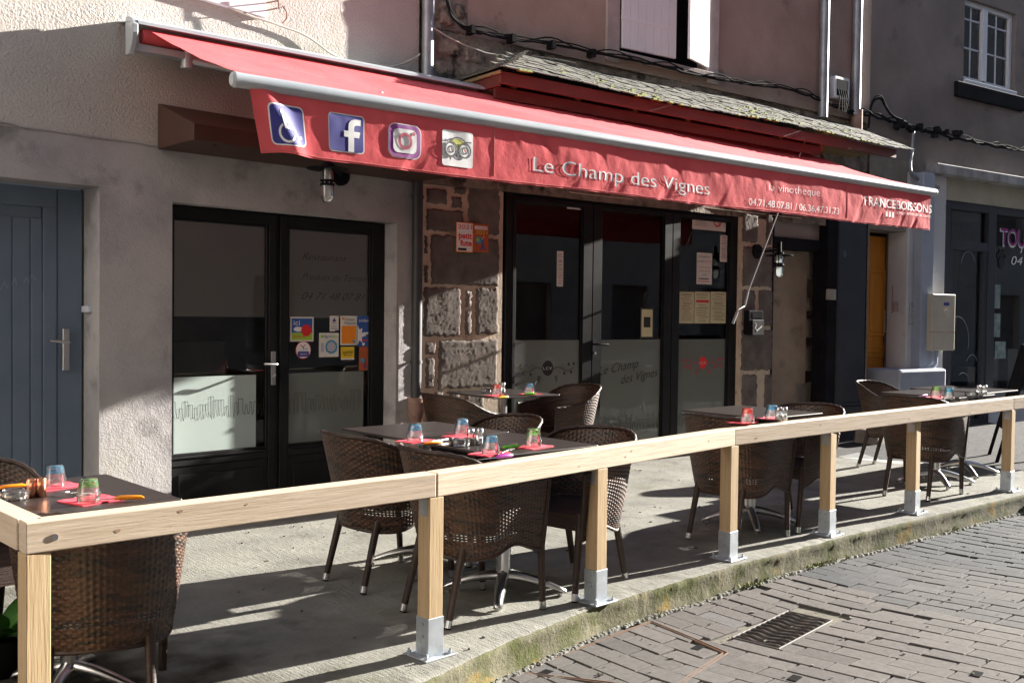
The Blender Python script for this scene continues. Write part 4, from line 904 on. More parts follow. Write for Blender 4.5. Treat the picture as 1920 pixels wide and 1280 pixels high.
NU, NZ = 900, 22; m = MB(); vs = []
for i in range(NU+1):
    u = 0.05+(LEN-.10)*i/NU; zt = topz(u); zb = VZ0+(topz(u)-topz(0))+0.004*math.sin(u*3)+0.003*nz((u, 0, 0), 5)+(-.0+0.02*math.exp(-((u-.2)/.15)**2))
    for k in range(NZ+1): vs.append(vs_pt(u, zb+(zt-zb)*k/NZ))
m.add(vs, [(i*(NZ+1)+k, (i+1)*(NZ+1)+k, (i+1)*(NZ+1)+k+1, i*(NZ+1)+k+1) for i in range(NU) for k in range(NZ)], 0, True)
flap = m.build('front_flap', m_red, aw)
U = lambda x, y: AW.uz(x, y, 0.0)
m = MB()
for e in (AW.uz(927, 300)[0], AW.uz(1590, 370)[0]): m.tube([vs_pt(e, topz(e)-.01-(.30)*k/20, .001) for k in range(21)], .0018, 5)
hem = []
for i in range(400):
    u = .06+(LEN-.12)*i/399; hem.append(vs_pt(u, VZ0+.012+(topz(u)-topz(0))+0.004*math.sin(u*3)+0.003*nz((u, 0, 0), 5)+0.02*math.exp(-((u-.2)/.15)**2), .0015))
m.tube(hem, .0012, 4); m.build('seam', M('seam_thread', (.55, .22, .2), rough=.9), flap)
def tline(t, x0, y0, x1, y1, h, **k):
    """text with baseline from pixel (x0,y0) to (x1,y1); height h metres"""
    a, b = U(x0, y0), U(x1, y1); f = Flat(vs_pt, .022); f.text(t, a[0], b[0], a[1], h, 0, .004, dz=(b[1]-a[1]), **k); f.build('lettering', m_white, flap)
a, b = U(1000, 320), U(1331, 365); f2 = Flat(vs_pt, .022); f2.text('Le Champ des Vignes', a[0]+.012, b[0]+.012, a[1]-.004, .098, 0, .0025, dz=(b[1]-a[1]), offset=-.014); f2.build('letter_shade', m_greyprint, flap)
tline('Le Champ des Vignes', 1000, 320, 1331, 365, .098, offset=-.018)
tline('la vinotheque', 1443, 357, 1537, 368, .062, offset=-.012)
tline('04.71.48.07.81 / 06.36.47.31.73', 1404, 384, 1573, 402, .056, offset=0.0)
tline('FRANCEBOISSONS', 1622, 384, 1747, 400, .080, offset=.012)
tline('BIERES, SPIRITUEUX, CAFES', 1682, 401, 1745, 408, .022, offset=.0)
a = U(1661, 402); f = Flat(vs_pt, .022)
for k in range(3): f.rrect(a[0]+k*.055, a[0]+k*.055+.03, a[1]-.02, a[1]+.03, .01, 0, .004)
f.build('bottle_marks', m_white, flap)
# pictograms
m_insta = M('magenta_logo', (0.36, 0.06, 0.28), (0.20, 0.05, 0.30), 6, .6); m_insta2 = M('pink_logo', (0.55, 0.10, 0.16), rough=.6); m_lime = M('lime_print', (0.62, 0.62, 0.12), rough=.6); m_char = M('charcoal_print', (0.05, 0.06, 0.06), rough=.6)
def logo(x0, y0, x1, y1, fn):
    xm, ym = (x0+x1)/2, (y0+y1)/2; a = U(x0, ym); b = U(x1, ym); c = U(xm, y0); d = U(xm, y1)
    lf = Flat(vs_pt, .016); cx, cz = (a[0]+b[0])/2, (c[1]+d[1])/2; w_, h_ = (b[0]-a[0])/2, (c[1]-d[1])/2
    q = lambda u, z: (cx+u*w_, cz+z*h_); fn(lf, q, w_, h_); return lf
def sq(lf, q, w_, h_, s, r, mi, l): a = q(-s, -s); b = q(s, s); lf.rrect(a[0], b[0], a[1], b[1], r*w_, mi, l)
def lg_wheel(lf, q, w_, h_):
    sq(lf, q, w_, h_, 1, .26, 1, .003); sq(lf, q, w_, h_, .93, .22, 0, .0045)
    c = q(-.28, .62); lf.disc(c[0], c[1], .11*w_, mi=1, lift=.006)
    lf.line([q(-.26, .45), q(-.20, -.12), q(.28, -.14), q(.50, -.62), q(.70, -.55)], .13*w_, 1, .006); lf.line([q(-.24, .16), q(.20, .14)], .11*w_, 1, .006)
    c = q(-.12, -.38); lf.ring(c[0], c[1], .36*w_, .47*w_, mi=1, lift=.006, a0=120, a1=345, n=26)
def lg_f(lf, q, w_, h_):
    sq(lf, q, w_, h_, 1, .2, 1, .003); sq(lf, q, w_, h_, .94, .16, 0, .0045)
    lf.poly([q(x, y) for x, y in ((.10, -.94), (.42, -.94), (.42, -.18), (.70, -.18), (.76, .14), (.42, .14), (.42, .34), (.46, .44), (.56, .48), (.78, .48), (.78, .78), (.44, .78), (.24, .70), (.12, .54), (.10, .34), (.10, .14), (-.14, .14), (-.14, -.18), (.10, -.18))], 1, .006)
def lg_i(lf, q, w_, h_):
    sq(lf, q, w_, h_, 1, .42, 1, .003); sq(lf, q, w_, h_, .95, .40, 0, .0045); sq(lf, q, w_, h_, .70, .28, 1, .006)
    c = q(0, 0); lf.ring(c[0], c[1], .27*w_, .43*w_, mi=2, lift=.0075); c = q(.50, .48); lf.disc(c[0], c[1], .10*w_, mi=2, lift=.0075)
def lg_o(lf, q, w_, h_):
    sq(lf, q, w_, h_, 1, .16, 1, .003)
    pts = [q(-.86, .44), q(-.45, .42)]+[q(.62*math.cos(rad(a_)), .05+.58*math.sin(rad(a_))) for a_ in range(130, 49, -10)]+[q(.45, .42), q(.86, .44)]
    lf.line(pts, .07*w_, 0, .006)
    lf.poly([q(-.46, .40)]+[q(.56*math.cos(rad(a_)), .02+.54*math.sin(rad(a_))) for a_ in range(135, 44, -10)]+[q(.46, .40), q(0, -.02)], 2, .005)
    for s in (-1, 1):
        c = q(s*.44, -.06); lf.disc(c[0], c[1], .37*w_, mi=1, lift=.0065); lf.ring(c[0], c[1], .33*w_, .42*w_, mi=0, lift=.0075); lf.ring(c[0], c[1], .13*w_, .20*w_, mi=0, lift=.0075, n=18); lf.disc(c[0], c[1], .05*w_, mi=3, lift=.008, n=10)
    lf.poly([q(-.10, -.28), q(.10, -.28), q(0, -.58)], 0, .008)
logo(494, 196, 567, 272, lg_wheel).build('wheelchair_sign', [m_navyprint, m_white], flap)
logo(614, 214, 684, 286, lg_f).build('round_letter_sign', [m_navyprint, m_white], flap)
logo(728, 233, 790, 297, lg_i).build('camera_sign', [m_insta, m_white, m_insta2], flap)
logo(829, 246, 887, 313, lg_o).build('owl_sign', [m_char, m_white, m_lime, m_redp], flap)
# crank rod hanging from the awning
p0 = B.P(*((lambda q: (q[0], .45, q[1]))(B.uz(1458, 400, .45)))); p1 = B.P(*((lambda q: (q[0], .45, q[1]))(B.uz(1403, 545, .45)))); p2 = B.P(*((lambda q: (q[0], .45, q[1]))(B.uz(1396, 574, .45))))
p3 = B.P(*((lambda q: (q[0], .50, q[1]))(B.uz(1384, 580, .50)))); p4 = B.P(*((lambda q: (q[0], .50, q[1]))(B.uz(1374, 606, .50)))); pt = p0+(p0-p1)*1.2
m = MB(); m.tube([pt, p1], .0065, 8); m.tube([p1, p2], .010, 8); m.tube([p2, p3, p3+(p4-p3)*.2], .006, 8); m.tube([p3+(p4-p3)*.2, p4], .013, 8)
m.build('crank_rod', m_alu, aw)

# ================================================================ PIPES, CABLES, LAMPS, BOXES
def pipe(name, fr, x, y, off, r, z0, z1, mat, label, group=None, straps=(), kink=None, u=None):
    u = fr.uz(x, y, off)[0] if u is None else u; p = fr.P(u, off, z0)
    t = empty(name, tuple(p), 0, label, 'drainpipe', group)
    pts = kink(u) if kink else [fr.P(u, off, z0), fr.P(u, off, z1)]
    MB().tube(pts, r, 18).build('tube', mat, t)
    m = MB()
    for z in straps: m.tube([fr.P(u, off, z-.012), fr.P(u, off, z+.012)], r+.006, 18); m.fbox(fr, u-.01, u+.01, 0.0, off-.01, z-.01, z+.01)
    if straps: m.build('bracket', mat, t)
    return t, u
t1, pu = pipe('downpipe', A, 782, 520, .06, .042, .64, 2.42, m_darkpipe, 'dark grey downpipe between the shop front and the stone pier under the awning', straps=(2.28, 1.0))
m = MB(); m.tube([A.P(pu, .06, -.05), A.P(pu, .06, .60)], .046, 16); m.tube([A.P(pu, .06, .60), A.P(pu, .06, .72)], .062, 16); m.tube([A.P(pu, .06, .56), A.P(pu, .06, .60)], .055, 16); m.build('iron_foot', m_rust, t1)
pipe('downpipe', A, 802, 80, .07, .046, 2.86, 10.8, m_zinc, 'bright zinc downpipe above the awning, its right side lit by the sun', straps=(4.6,))
pipe('downpipe', B, 1545, 100, .07, .05, 3.55, 10.8, m_zinc, 'left one of two zinc downpipes ending above the slate roof', 'zinc downpipes at the right of the pink wall', straps=(5.3,))
pipe('downpipe', Cc, 1606, 100, .07, .055, 3.66, 10.8, m_zinc, 'right one of two zinc downpipes, with a rusty sleeve at its foot', 'zinc downpipes at the right of the pink wall')
m = MB(); c = Cc.uz(1607, 175, .07); m.tube([Cc.P(c[0], .07, 3.46), Cc.P(c[0], .07, 3.72)], .066, 14)
o = m.build('pipe_sleeve', m_rust); tag(o, 'rusty iron sleeve around the foot of the right zinc downpipe', 'pipe sleeve')
def cable(name, fr, pts, off, r, mat, label, wob=0.0, n=8, extra=None):
    q = []
    P = [(fr.uz(x, y, off)) for x, y in pts]
    for i in range(len(P)-1):
        p0 = P[max(i-1, 0)]; p1 = P[i]; p2 = P[i+1]; p3 = P[min(i+2, len(P)-1)]
        for k in range(n):
            t = k/n; f_ = lambda a, b, c, d: .5*((2*b)+(-a+c)*t+(2*a-5*b+4*c-d)*t*t+(-a+3*b-3*c+d)*t**3)
            q.append((f_(p0[0], p1[0], p2[0], p3[0]), f_(p0[1], p1[1], p2[1], p3[1])))
    q.append(P[-1]); m = MB(); m.tube([fr.P(u+wob*nz((u, z, 1), 8), off+wob*nz((u, z, 2), 8), z+wob*nz((u, z, 3), 8)) for u, z in q], r, 7)
    if extra:
        for d in extra: m.tube([fr.P(u, off+.01+wob*nz((u, z, d), 5), z+.02+abs(d)*.01*math.sin(u*9+d)) for u, z in q], r*.55, 6)
    return tag(m.build(name, mat), label, 'cable')
cable('wall_cable', A, [(395, -20), (420, 8), (470, 30), (530, 50), (575, 68), (620, 100), (660, 118), (700, 127), (740, 124), (770, 114), (788, 102)], .03, .008, m_wcable, 'pale cable sagging across the pale wall just above the awning', .004)
cable('wall_cable', B, [(812, 52), (850, 75), (890, 92), (930, 103), (1000, 106), (1080, 118)], .05, .006, m_wcable, 'thin pale cable running from the zinc pipe over the rough stones', .003)
cab_b = cable('wall_cable', B, [(834, -15), (842, 20), (860, 44), (885, 58), (950, 72), (1020, 80), (1120, 100), (1210, 118), (1300, 140), (1400, 158), (1480, 168), (1540, 190), (1600, 214)], .06, .012, m_cable, 'thick black cable bundle curving down and along the foot of the pink wall', .012, extra=(1, 3))
cab_c = cable('wall_cable', Cc, [(1590, 212), (1640, 218), (1700, 238), (1760, 252), (1830, 268), (1925, 285)], .06, .013, m_cable, 'knotted black cable bundle under the grey wall on the right', .03, extra=(1, 2, 4))
cable('wall_cable', Cc, [(1628, 240), (1632, 205), (1640, 188), (1652, 186), (1660, 200), (1672, 216), (1700, 236)], .07, .014, m_cable, 'short black cable looping up beside the zinc downpipe', .008, extra=(2,))
cable('wall_cable', Cc, [(1712, 245), (1710, 280), (1706, 310), (1712, 330), (1735, 342), (1760, 352)], .07, .022, m_zinc, 'grey conduit bending down beside the concrete ledge', 0)
m = MB()
for x, y in ((884, 56), (960, 72), (1035, 84), (1110, 100)): c = B.uz(x, y, .05); m.fbox(B, c[0]-.02, c[0]+.02, 0, .085, c[1]-.035, c[1]+.03)
build_each(m, 'clamp', m_cable, cab_b)
m = MB(); random.seed(5)
for _ in range(26):
    x = random.choice((random.uniform(1680, 1725), random.uniform(1740, 1800))); c = Cc.uz(x, 236+(x-1690)*.19+random.uniform(-8, 8), .07); r = random.uniform(.012, .03)
    m.fbox(Cc, c[0]-r, c[0]+r, .05, .05+2*r, c[1]-r, c[1]+r)
build_each(m, 'splice_block', m_cable, cab_c)
jb = Cc.uz(1565, 185, .03); 
def boxthing(name, fr, x0, y0, x1, y1, off, depth, mat, label, cat, bev=.006):
    xm, ym = (x0+x1)/2, (y0+y1)/2; a = fr.uz(x0, ym, off); b = fr.uz(x1, ym, off); c = fr.uz(xm, y0, off); d = fr.uz(xm, y1, off)
    t = empty(name, tuple(fr.P((a[0]+b[0])/2, off, d[1])), 0, label, cat)
    m = MB(); m.fbox(fr, a[0], b[0], off-depth, off, d[1], c[1]); bo = m.build('box', mat, t, bev, 2); return t, (a[0], b[0], d[1], c[1])
t, q = boxthing('junction_box', B, 1566, 145, 1593, 186, .09, .08, m_pvc, 'open white junction box with wires between the two zinc downpipes', 'junction box')
m = MB(); m.fbox(B, q[0]+.03, q[1]-.03, .088, .094, q[2]+.03, q[3]-.03); m.build('opening', m_blackmatt, t)
m = MB()
for k in range(5): u = q[0]+.05+k*.04; m.tube([B.P(u, .095, q[2]+.1), B.P(u+.01, .11, q[2]), B.P(u+.03*math.sin(k), .10, q[2]-.14)], .006, 5)
m.build('wires', m_cable, t)
# electric meter box
t, q = boxthing('meter_box', Cc, 1748, 551, 1791, 657, .22, .16, m_meter, 'worn ivory electricity meter box on the white pier by the pet shop', 'meter box', .012)
m = MB(); zz = q[2]+(q[3]-q[2])*.33; m.fbox(Cc, q[0]-.004, q[1]+.004, .19, .224, zz-.006, zz+.002, 1); cc_ = ((q[0]+q[1])/2+.02, zz+.22); m.tube([Cc.P(cc_[0], .218, cc_[1]), Cc.P(cc_[0], .226, cc_[1])], .045, 16, 0); m.fbox(Cc, cc_[0]-.03, cc_[0]+.08, .218, .223, q[3]-.14, q[3]-.10, 2)
m.build('cover_fittings', [m_meter, m_rust, m_navyprint], t)
m = MB(); m.tube([Cc.P(q[0]+.12, .15, q[2]+.02), Cc.P(q[0]+.10, .15, q[2]-.12), Cc.P(q[0], .12, q[2]-.24), Cc.P(q[0]-.1, .08, q[2]-.28)], .03, 10); m.tube([Cc.P(q[0]+.2, .15, q[2]+.02), Cc.P(q[0]+.18, .15, q[2]-.16), Cc.P(q[0]+.04, .12, q[2]-.30), Cc.P(q[0]-.1, .08, q[2]-.36)], .03, 10); m.build('conduit', m_bluegrey, t)
t, q = boxthing('intercom', Cc, 1708, 568, 1722, 608, .06, .04, m_galv, 'slim metal intercom panel on the white pier left of the meter box', 'intercom', .004)
m = MB(); 
for k in range(4): m.fbox(Cc, q[0]+.04, q[1]-.04, .06, .066, q[2]+.03+k*.045, q[2]+.055+k*.045)
m.build('button', m_meter, t)
t, q = boxthing('bell_push', B, 1553, 542, 1568, 562, .05, .03, m_cream, 'small cream bell push on the black door frame beside the dark pilaster', 'bell push', .003)
MB().tube([B.P((q[0]+q[1])/2, .05, (q[2]+q[3])/2), B.P((q[0]+q[1])/2, .056, (q[2]+q[3])/2)], .02, 14).build('button', m_cream, t)
# grey boxed-in duct on the white pier
c0, c1 = Cc.uz(1722, 600, .12)[0], Cc.uz(1744, 600, .12)[0]
m = MB(); m.fbox(Cc, c0, c1, .031, .15, .52, 3.13); t = m.build('duct_cover', m_bluegrey, None, .01); tag(t, 'tall blue grey metal duct cover on the white pier', 'duct')
m = MB(); a, b = Cc.uz(1688, 700, .28)[0], Cc.uz(1775, 700, .28)[0]; zt_ = Cc.uz(1730, 692, .28)[1]; m.fbox(Cc, a, b, -.2, .28, -.15, zt_); tag(m.build('plinth', m_bluegrey, None, .03, 2), 'blue grey painted plinth at the foot of the white pier', 'plinth')
m = MB(); p = atz(1652, 832, .03); vs = []
for a_, b_, c_ in ((-1, -1, 0), (1, -1, 0), (1, 1, 0), (-1, 1, 0), (-.9, -.9, 1), (.9, -.85, .92), (.9, .9, 1), (-.92, .9, .95)): vs.append((p.x+.18*a_, p.y+.14*b_+.1, -.05+.22*c_+.02))
m.hexa(vs); so_ = m.build('doorstep_stone', m_stone2, None, .03, 2); tag(so_, 'rough mossy stone block on the ground beside the dark pilaster', 'stone block')
# cigarette bin on the stone pier
t, q = boxthing('ashtray_bin', B, 1404, 582, 1431, 628, .08, .07, m_blackmatt, 'black wall cigarette bin with white cigarette symbol on the right stone pier', 'cigarette bin', .008)
bx = Flat(onf(B, .0815)); w_ = q[1]-q[0]; h_ = q[3]-q[2]
bx.rect(q[0]+.25*w_, q[1]-.05*w_, q[2]+.70*h_, q[2]+.92*h_, 0); bx.line([(q[0]+.55*w_, q[2]+.22*h_), (q[0]+.86*w_, q[2]+.40*h_)], .012, 1, .001); bx.line([(q[0]+.50*w_, q[2]+.25*h_), (q[0]+.42*w_, q[2]+.36*h_), (q[0]+.50*w_, q[2]+.42*h_), (q[0]+.44*w_, q[2]+.52*h_)], .006, 1, .001)
bx.build('symbol', [m_blackmatt, m_white], t)
m = MB(); m.fbox(B, q[0]+.2*w_, q[1]+.004, .02, .092, q[2]-.004, q[2]+.62*h_); m.build('drawer', m_black, t, .006)
bx = Flat(onf(B, .0935)); bx.line([(q[0]+.50*w_, q[2]+.18*h_), (q[0]+.84*w_, q[2]+.36*h_)], .016); bx.line([(q[0]+.46*w_, q[2]+.22*h_), (q[0]+.38*w_, q[2]+.32*h_), (q[0]+.47*w_, q[2]+.38*h_), (q[0]+.40*w_, q[2]+.50*h_)], .007); bx.build('cigarette_symbol', m_white, t)
# bulkhead wall lamps
m_lampglass = glass('lamp_glass', (.9, .95, .95), 1.6, film=.35, filmc=(.75, .8, .8))
def lamp(fr, px, py, off, base_px, label):
    u, z = fr.uz(px, py, off); ub, zb_ = fr.uz(*base_px, .02)
    t = empty('wall_lamp', tuple(fr.P(u, off, z)), 0, label, 'lamp', 'glass wall lanterns on black arms')
    c = fr.P(u, off, 0)
    m = MB(); m.tube([fr.P(ub, -.01, z+.04), fr.P(ub, .025, z+.04)], .075, 20); m.tube([fr.P(ub, .02, z+.04), fr.P(u, off, z+.04)], .012, 8); m.build('arm', m_blackmatt, t)
    m = MB(); m.lathe([(0, .12), (.022, .12), (.024, .02), (.045, .015), (.045, -.01), (0, -.01)], (c.x, c.y, z), 18); m.lathe([(.05, -.012), (.135, -.02), (.137, -.014), (.05, -.004)], (c.x, c.y, z), 24); m.build('cap', m_blackmatt, t)
    m = MB(); m.lathe([(.043, -.015), (.043, -.19), (.038, -.215), (.024, -.235), (.0, -.242)], (c.x, c.y, z), 20); m.build('glass', m_lampglass, t)
    m = MB(); m.lathe([(.046, -.09), (.048, -.09), (.048, -.13), (.046, -.13), (.046, -.09)], (c.x, c.y, z), 20)
    for k in range(4): q = math.pi/2*k+.4; m.tube([(c.x+.049*math.cos(q), c.y+.049*math.sin(q), z-.01), (c.x+.049*math.cos(q), c.y+.049*math.sin(q), z-.13)], .004, 5)
    m.build('guard', m_blackmatt, t)
    m = MB()
    for k in range(10): q = 2*math.pi*k/10; m.lathe([(0, .004), (.004, 0), (0, -.004)], (c.x+.0495*math.cos(q), c.y+.0495*math.sin(q), z-.11), 6)
    m.build('stud', m_steel, t)
lamp(B, 1461, 476, .33, (1421, 468), 'glass wall lantern on a black arm at the right stone pier, glowing in the sun')
lamp(A, 614, 312, .55, (640, 300), 'glass wall lantern under the left end of the awning, in shade')

# ================================================================ STICKERS, POSTERS
m_paper = M('paper', (.72, .70, .64), rough=.8); m_blueprint = M('blue_print', (.03, .10, .36), rough=.6); m_lgreen = M('green_print', (.35, .55, .05), rough=.6); m_orangep = M('orange_print', (.90, .28, .01), rough=.6); m_yellowp = M('yellow_print', (.80, .55, .02), rough=.6); m_brownp = M('terracotta_print', (.45, .10, .03), rough=.6); m_cyanp = M('cyan_print', (.05, .30, .50), rough=.6); m_creamp = M('cream_paper', (.62, .57, .36), rough=.8); m_skin = M('peach_print', (.75, .45, .25), rough=.7)
MATS = [m_paper, m_blueprint, m_lgreen, m_orangep, m_yellowp, m_brownp, m_cyanp, m_redp, m_ink, m_white, m_creamp, m_skin, m_navyprint]
def sticker(fr, off, x0, y0, x1, y1, label, draw, base=0, name='sticker', cat='sticker', r=0.0, group=None):
    xm, ym = (x0+x1)/2, (y0+y1)/2; a = fr.uz(x0, ym, off); b = fr.uz(x1, ym, off); c = fr.uz(xm, y0, off); d = fr.uz(xm, y1, off)
    f = Flat(onf(fr, off)); w_, h_ = b[0]-a[0], c[1]-d[1]; q = lambda s, t: (a[0]+s*w_, d[1]+t*h_)
    if base is not None: f.rrect(a[0], b[0], d[1], c[1], max(r, .002), base)
    f.q = q; f.w = w_; f.h = h_
    f.R = lambda s0, t0, s1, t1, mi, l=.0012: f.rect(a[0]+s0*w_, a[0]+s1*w_, d[1]+t0*h_, d[1]+t1*h_, mi, l)
    f.T = lambda s, s0, s1, t0, hh, mi, l=.0024, **k: f.text(s, a[0]+s0*w_, a[0]+s1*w_, d[1]+t0*h_, hh*h_, mi, l, **k)
    f.D = lambda s, t, rs, mi, l=.0020, rt=None: f.disc(a[0]+s*w_, d[1]+t*h_, rs*w_, (rt or rs*w_/h_)*h_, mi, l)
    draw(f); return tag(f.build(name, MATS), label, cat, group)
so1 = -RV-0.016
G1 = 'payment and guide stickers on the shop door glass'
def d_ici(f):
    f.R(.06, .06, .94, .94, 1); f.R(.06, .06, .94, .36, 2, .0018); f.T('ici', .14, .40, .66, .22, 9); f.D(.34, .50, .20, 9, .002, .10); f.D(.68, .45, .22, 7, .0022); f.T('bienvenue', .12, .6, .16, .12, 7)
sticker(A, so1, 544, 594, 588, 640, 'square blue and lime sticker with a red spot, top left on the door glass', d_ici, group=G1)
def d_oxy(f):
    f.D(.5, .5, .50, 7, .0004); f.D(.5, .5, .46, 9, .0012); f.R(.14, .13, .86, .42, 12, .0018); f.line([f.q(.3, .78), f.q(.48, .66), f.q(.62, .80)], .006, 7, .002); f.line([f.q(.48, .66), f.q(.5, .58)], .008, 7, .002); f.T('OXY', .5, .78, .52, .09, 8); f.T('PRODUITS', .22, .78, .44, .045, 8); f.T('SERVICE', .3, .72, .24, .07, 9)
sticker(A, so1, 554, 639, 583, 673, 'round white and navy sticker with a small red bird on the door glass', d_oxy, None, group=G1)
def d_agro(f):
    f.T('Agro', .22, .58, .80, .13, 1); f.T('labs', .60, .96, .80, .13, 2); f.D(.14, .86, .07, 2); f.T('2020', .12, .50, .20, .0001, 1) if False else None
    a_, b_ = f.q(.22, .22); f.text('2020', a_, a_+.36*f.h, b_, .13*f.w, 1, .0024, rot=math.pi/2); f.ring(*f.q(.62, .42), .22*f.w, .30*f.w, mi=6, lift=.0014)
    for k in range(5): f.R(.36, .56-.08*k, .90-.05*(k % 2), .585-.08*k, 1)
sticker(A, so1, 598, 624, 635, 669, 'white sticker with a ringed emblem and the upright year 2020 on the door glass', d_agro, group=G1)
def d_tri(f):
    f.poly([f.q(.28, .62), f.q(.72, .62), f.q(.5, .90)], 12, .0015); f.T('MENU', .25, .75, .48, .08, 12)
    for k in range(3): f.R(.12, .32-.09*k, .85, .34-.09*k, 8)
    f.R(.6, .0, .98, .08, 12)
sticker(A, so1, 618, 592, 635, 621, 'small white sticker with a dark triangle on the door glass', d_tri, group=G1)
def d_chq(f):
    f.R(.08, .06, .94, .66, 3); f.R(.10, .86, .22, .95, 3); f.T('Chèque', .26, .84, .84, .085, 8); f.T('Déjeuner', .24, .94, .72, .085, 8); f.D(.82, .13, .08, 6, .002)
sticker(A, so1, 638, 592, 669, 647, 'tall white sticker with a big orange square on the door glass', d_chq, group=G1)
def d_sod(f):
    f.T('sodexo', .10, .94, .80, .11, 9); pts = []
    for k in range(16): q = math.pi*(k/8); r_ = .62 if k % 2 == 0 else .26; pts.append(f.q(max(0.0, .10+r_*math.cos(q)), max(.02, .40+r_*.52*math.sin(q))))
    f.poly([f.q(0, .72), f.q(.14, .55), f.q(.34, .60), f.q(.30, .46), f.q(.62, .36), f.q(.30, .30), f.q(.34, .12), f.q(.14, .20), f.q(0, .04)], 9, .0018)
    f.R(.40, .40, .92, .46, 9, .002); f.R(.30, .18, 1, .22, 7, .002); f.R(.34, .03, .50, .12, 9)
sticker(A, so1, 670, 592, 697, 649, 'dark blue sticker with a white star burst at the right of the door glass', d_sod, 1, group=G1)
def d_ap(f): f.T('apetiz', .12, .88, .46, .30, 8); f.R(0, 0, 1, .10, 9); f.R(.2, .32, .8, .36, 8)
sticker(A, so1, 639, 650, 664, 674, 'small yellow sticker with dark letters below the orange square one', d_ap, 4, group=G1)
def d_gd(f):
    f.T('2020', .14, .88, .60, .16, 5); f.D(.34, .42, .20, 6); f.line([f.q(.62, .50), f.q(.60, .30), f.q(.46, .10)], .008, 12, .002); f.line([f.q(.60, .30), f.q(.74, .10)], .008, 12, .002)
sticker(A, so1, 673, 650, 692, 694, 'faded terracotta guide sticker marked 2020 at the lower right of the glass', d_gd, 5, group=G1)
G2 = 'guide plaques on the stone pier'
def d_pf(f):
    f.R(.04, .03, .96, .97, 9, .0008); f.T('2021', .10, .92, .78, .15, 7); f.T('petit', .16, .92, .46, .20, 7, offset=.03); f.T('fute', .24, .92, .22, .20, 7, offset=.03); f.poly([f.q(.12, .55), f.q(.24, .55), f.q(.18, .68)], 3, .002); f.R(.12, .06, .62, .14, 8)
sticker(B, .006, 855, 417, 887, 473, 'white guide plaque with big red letters and 2021 on the left stone pier', d_pf, 3, 'plaque', 'plaque', .004, G2)
def d_rt(f):
    f.R(.08, .80, .92, .92, 9); f.T('Le Routard', .14, .88, .83, .07, 7); f.T('2021', .14, .90, .64, .13, 4); f.D(.34, .42, .20, 6); f.D(.30, .44, .10, 2, .0026)
    f.D(.66, .54, .05, 11); f.line([f.q(.64, .50), f.q(.60, .28), f.q(.50, .08)], .012, 1, .002); f.line([f.q(.60, .28), f.q(.76, .10)], .012, 1, .002); f.line([f.q(.64, .46), f.q(.44, .50)], .008, 11, .002)
sticker(B, .0065, 887.5, 420, 916, 473, 'dark red guide plaque marked 2021 with a globe on the left stone pier', d_rt, 5, 'plaque', 'plaque', .004, G2)
so2 = OF-0.024
def d_menu(hd, seed):
    def g_(f):
        random.seed(seed)
        if hd: f.R(.10, .66, .92, .74, 7)
        z = .93
        while z > .06:
            if not (hd and .60 < z < .78): f.R(random.uniform(.08, .3), z, random.uniform(.7, .93), z+.012, random.choice((8, 8, 5)))
            z -= random.choice((.035, .05, .07))
    return g_
for i, (a_, b_) in enumerate(((1273, 1301), (1302, 1331), (1332, 1361))):
    sticker(B, so2, a_, 547, b_, 606, ('left menu sheet of the three cream ones on the right glass pane', 'middle menu sheet with a pink title bar on the right glass pane', 'right menu sheet of the three cream ones on the right glass pane')[i], d_menu(i == 1, i), 10, 'menu_sheet', 'menu', group='cream menu sheets on the glass')
def d_form(f):
    f.T('LA FORMULE', .14, .84, .85, .05, 8); f.T('DU MIDI', .06, .48, .70, .05, 8); f.T('13,50', .54, .92, .70, .06, 7); f.T('PLAT DU JOUR', .14, .88, .52, .04, 5); f.T('VERRE DE VIN', .14, .88, .40, .04, 5); f.T('CAFE', .36, .64, .28, .04, 8); f.R(.14, .16, .8, .19, 8); f.R(.1, .08, .86, .10, 7)
sticker(B, so2, 1306, 474, 1335, 533, 'white price notice hanging above the cream menus', d_form, 0, 'notice', 'notice')
def d_ns(f):
    f.R(.03, .1, .48, .9, 0, .0008); c = f.q(.74, .62); f.ring(c[0], c[1], .09*f.w, .12*f.w, mi=7, lift=.002); f.line([(c[0]-.08*f.w, c[1]+.08*f.w), (c[0]+.08*f.w, c[1]-.08*f.w)], .008, 7, .002); f.R(.66, .60, .82, .64, 8)
    for k in range(5): f.R(.08, .74-.12*k, .42, .76-.12*k, 8)
sticker(B, so2, 1298, 402, 1361, 432, 'row of small notices with a no smoking sign at the top of the right pane', d_ns, 0, 'notice', 'notice')
sticker(B, so2, 1350, 441, 1365, 491, 'pale list taped at the right edge of the right pane', d_menu(False, 9), 0, 'notice', 'notice')
sticker(B, so2, 1044, 471, 1056, 537, 'narrow white notice on the first glass door leaf', d_menu(False, 12), 0, 'notice', 'notice')
sticker(B, so2, 1063, 379, 1094, 393, 'small sticker at the top corner of the first glass door leaf', lambda f: (f.R(.78, .1, .98, .9, 1), f.T('POUSSEZ', .08, .7, .55, .22, 7)), 0, 'sticker', 'sticker')
sticker(B, so2, 1200, 577, 1226, 634, 'grey framed notice on the middle glass door leaf', lambda f: (f.R(.1, .05, .9, .95, 10, .0008), f.R(.26, .36, .74, .70, 8)), 8, 'notice', 'notice')
# small device beside the blue door
c = A.uz(165, 580, -.17); m = MB(); m.fbox(A, 2.38, 2.409, -.22, -.12, c[1]-.02, c[1]+.022); tag(m.build('doorbell', m_pvc, None, .004), 'small white doorbell on the wall beside the blue door', 'doorbell')

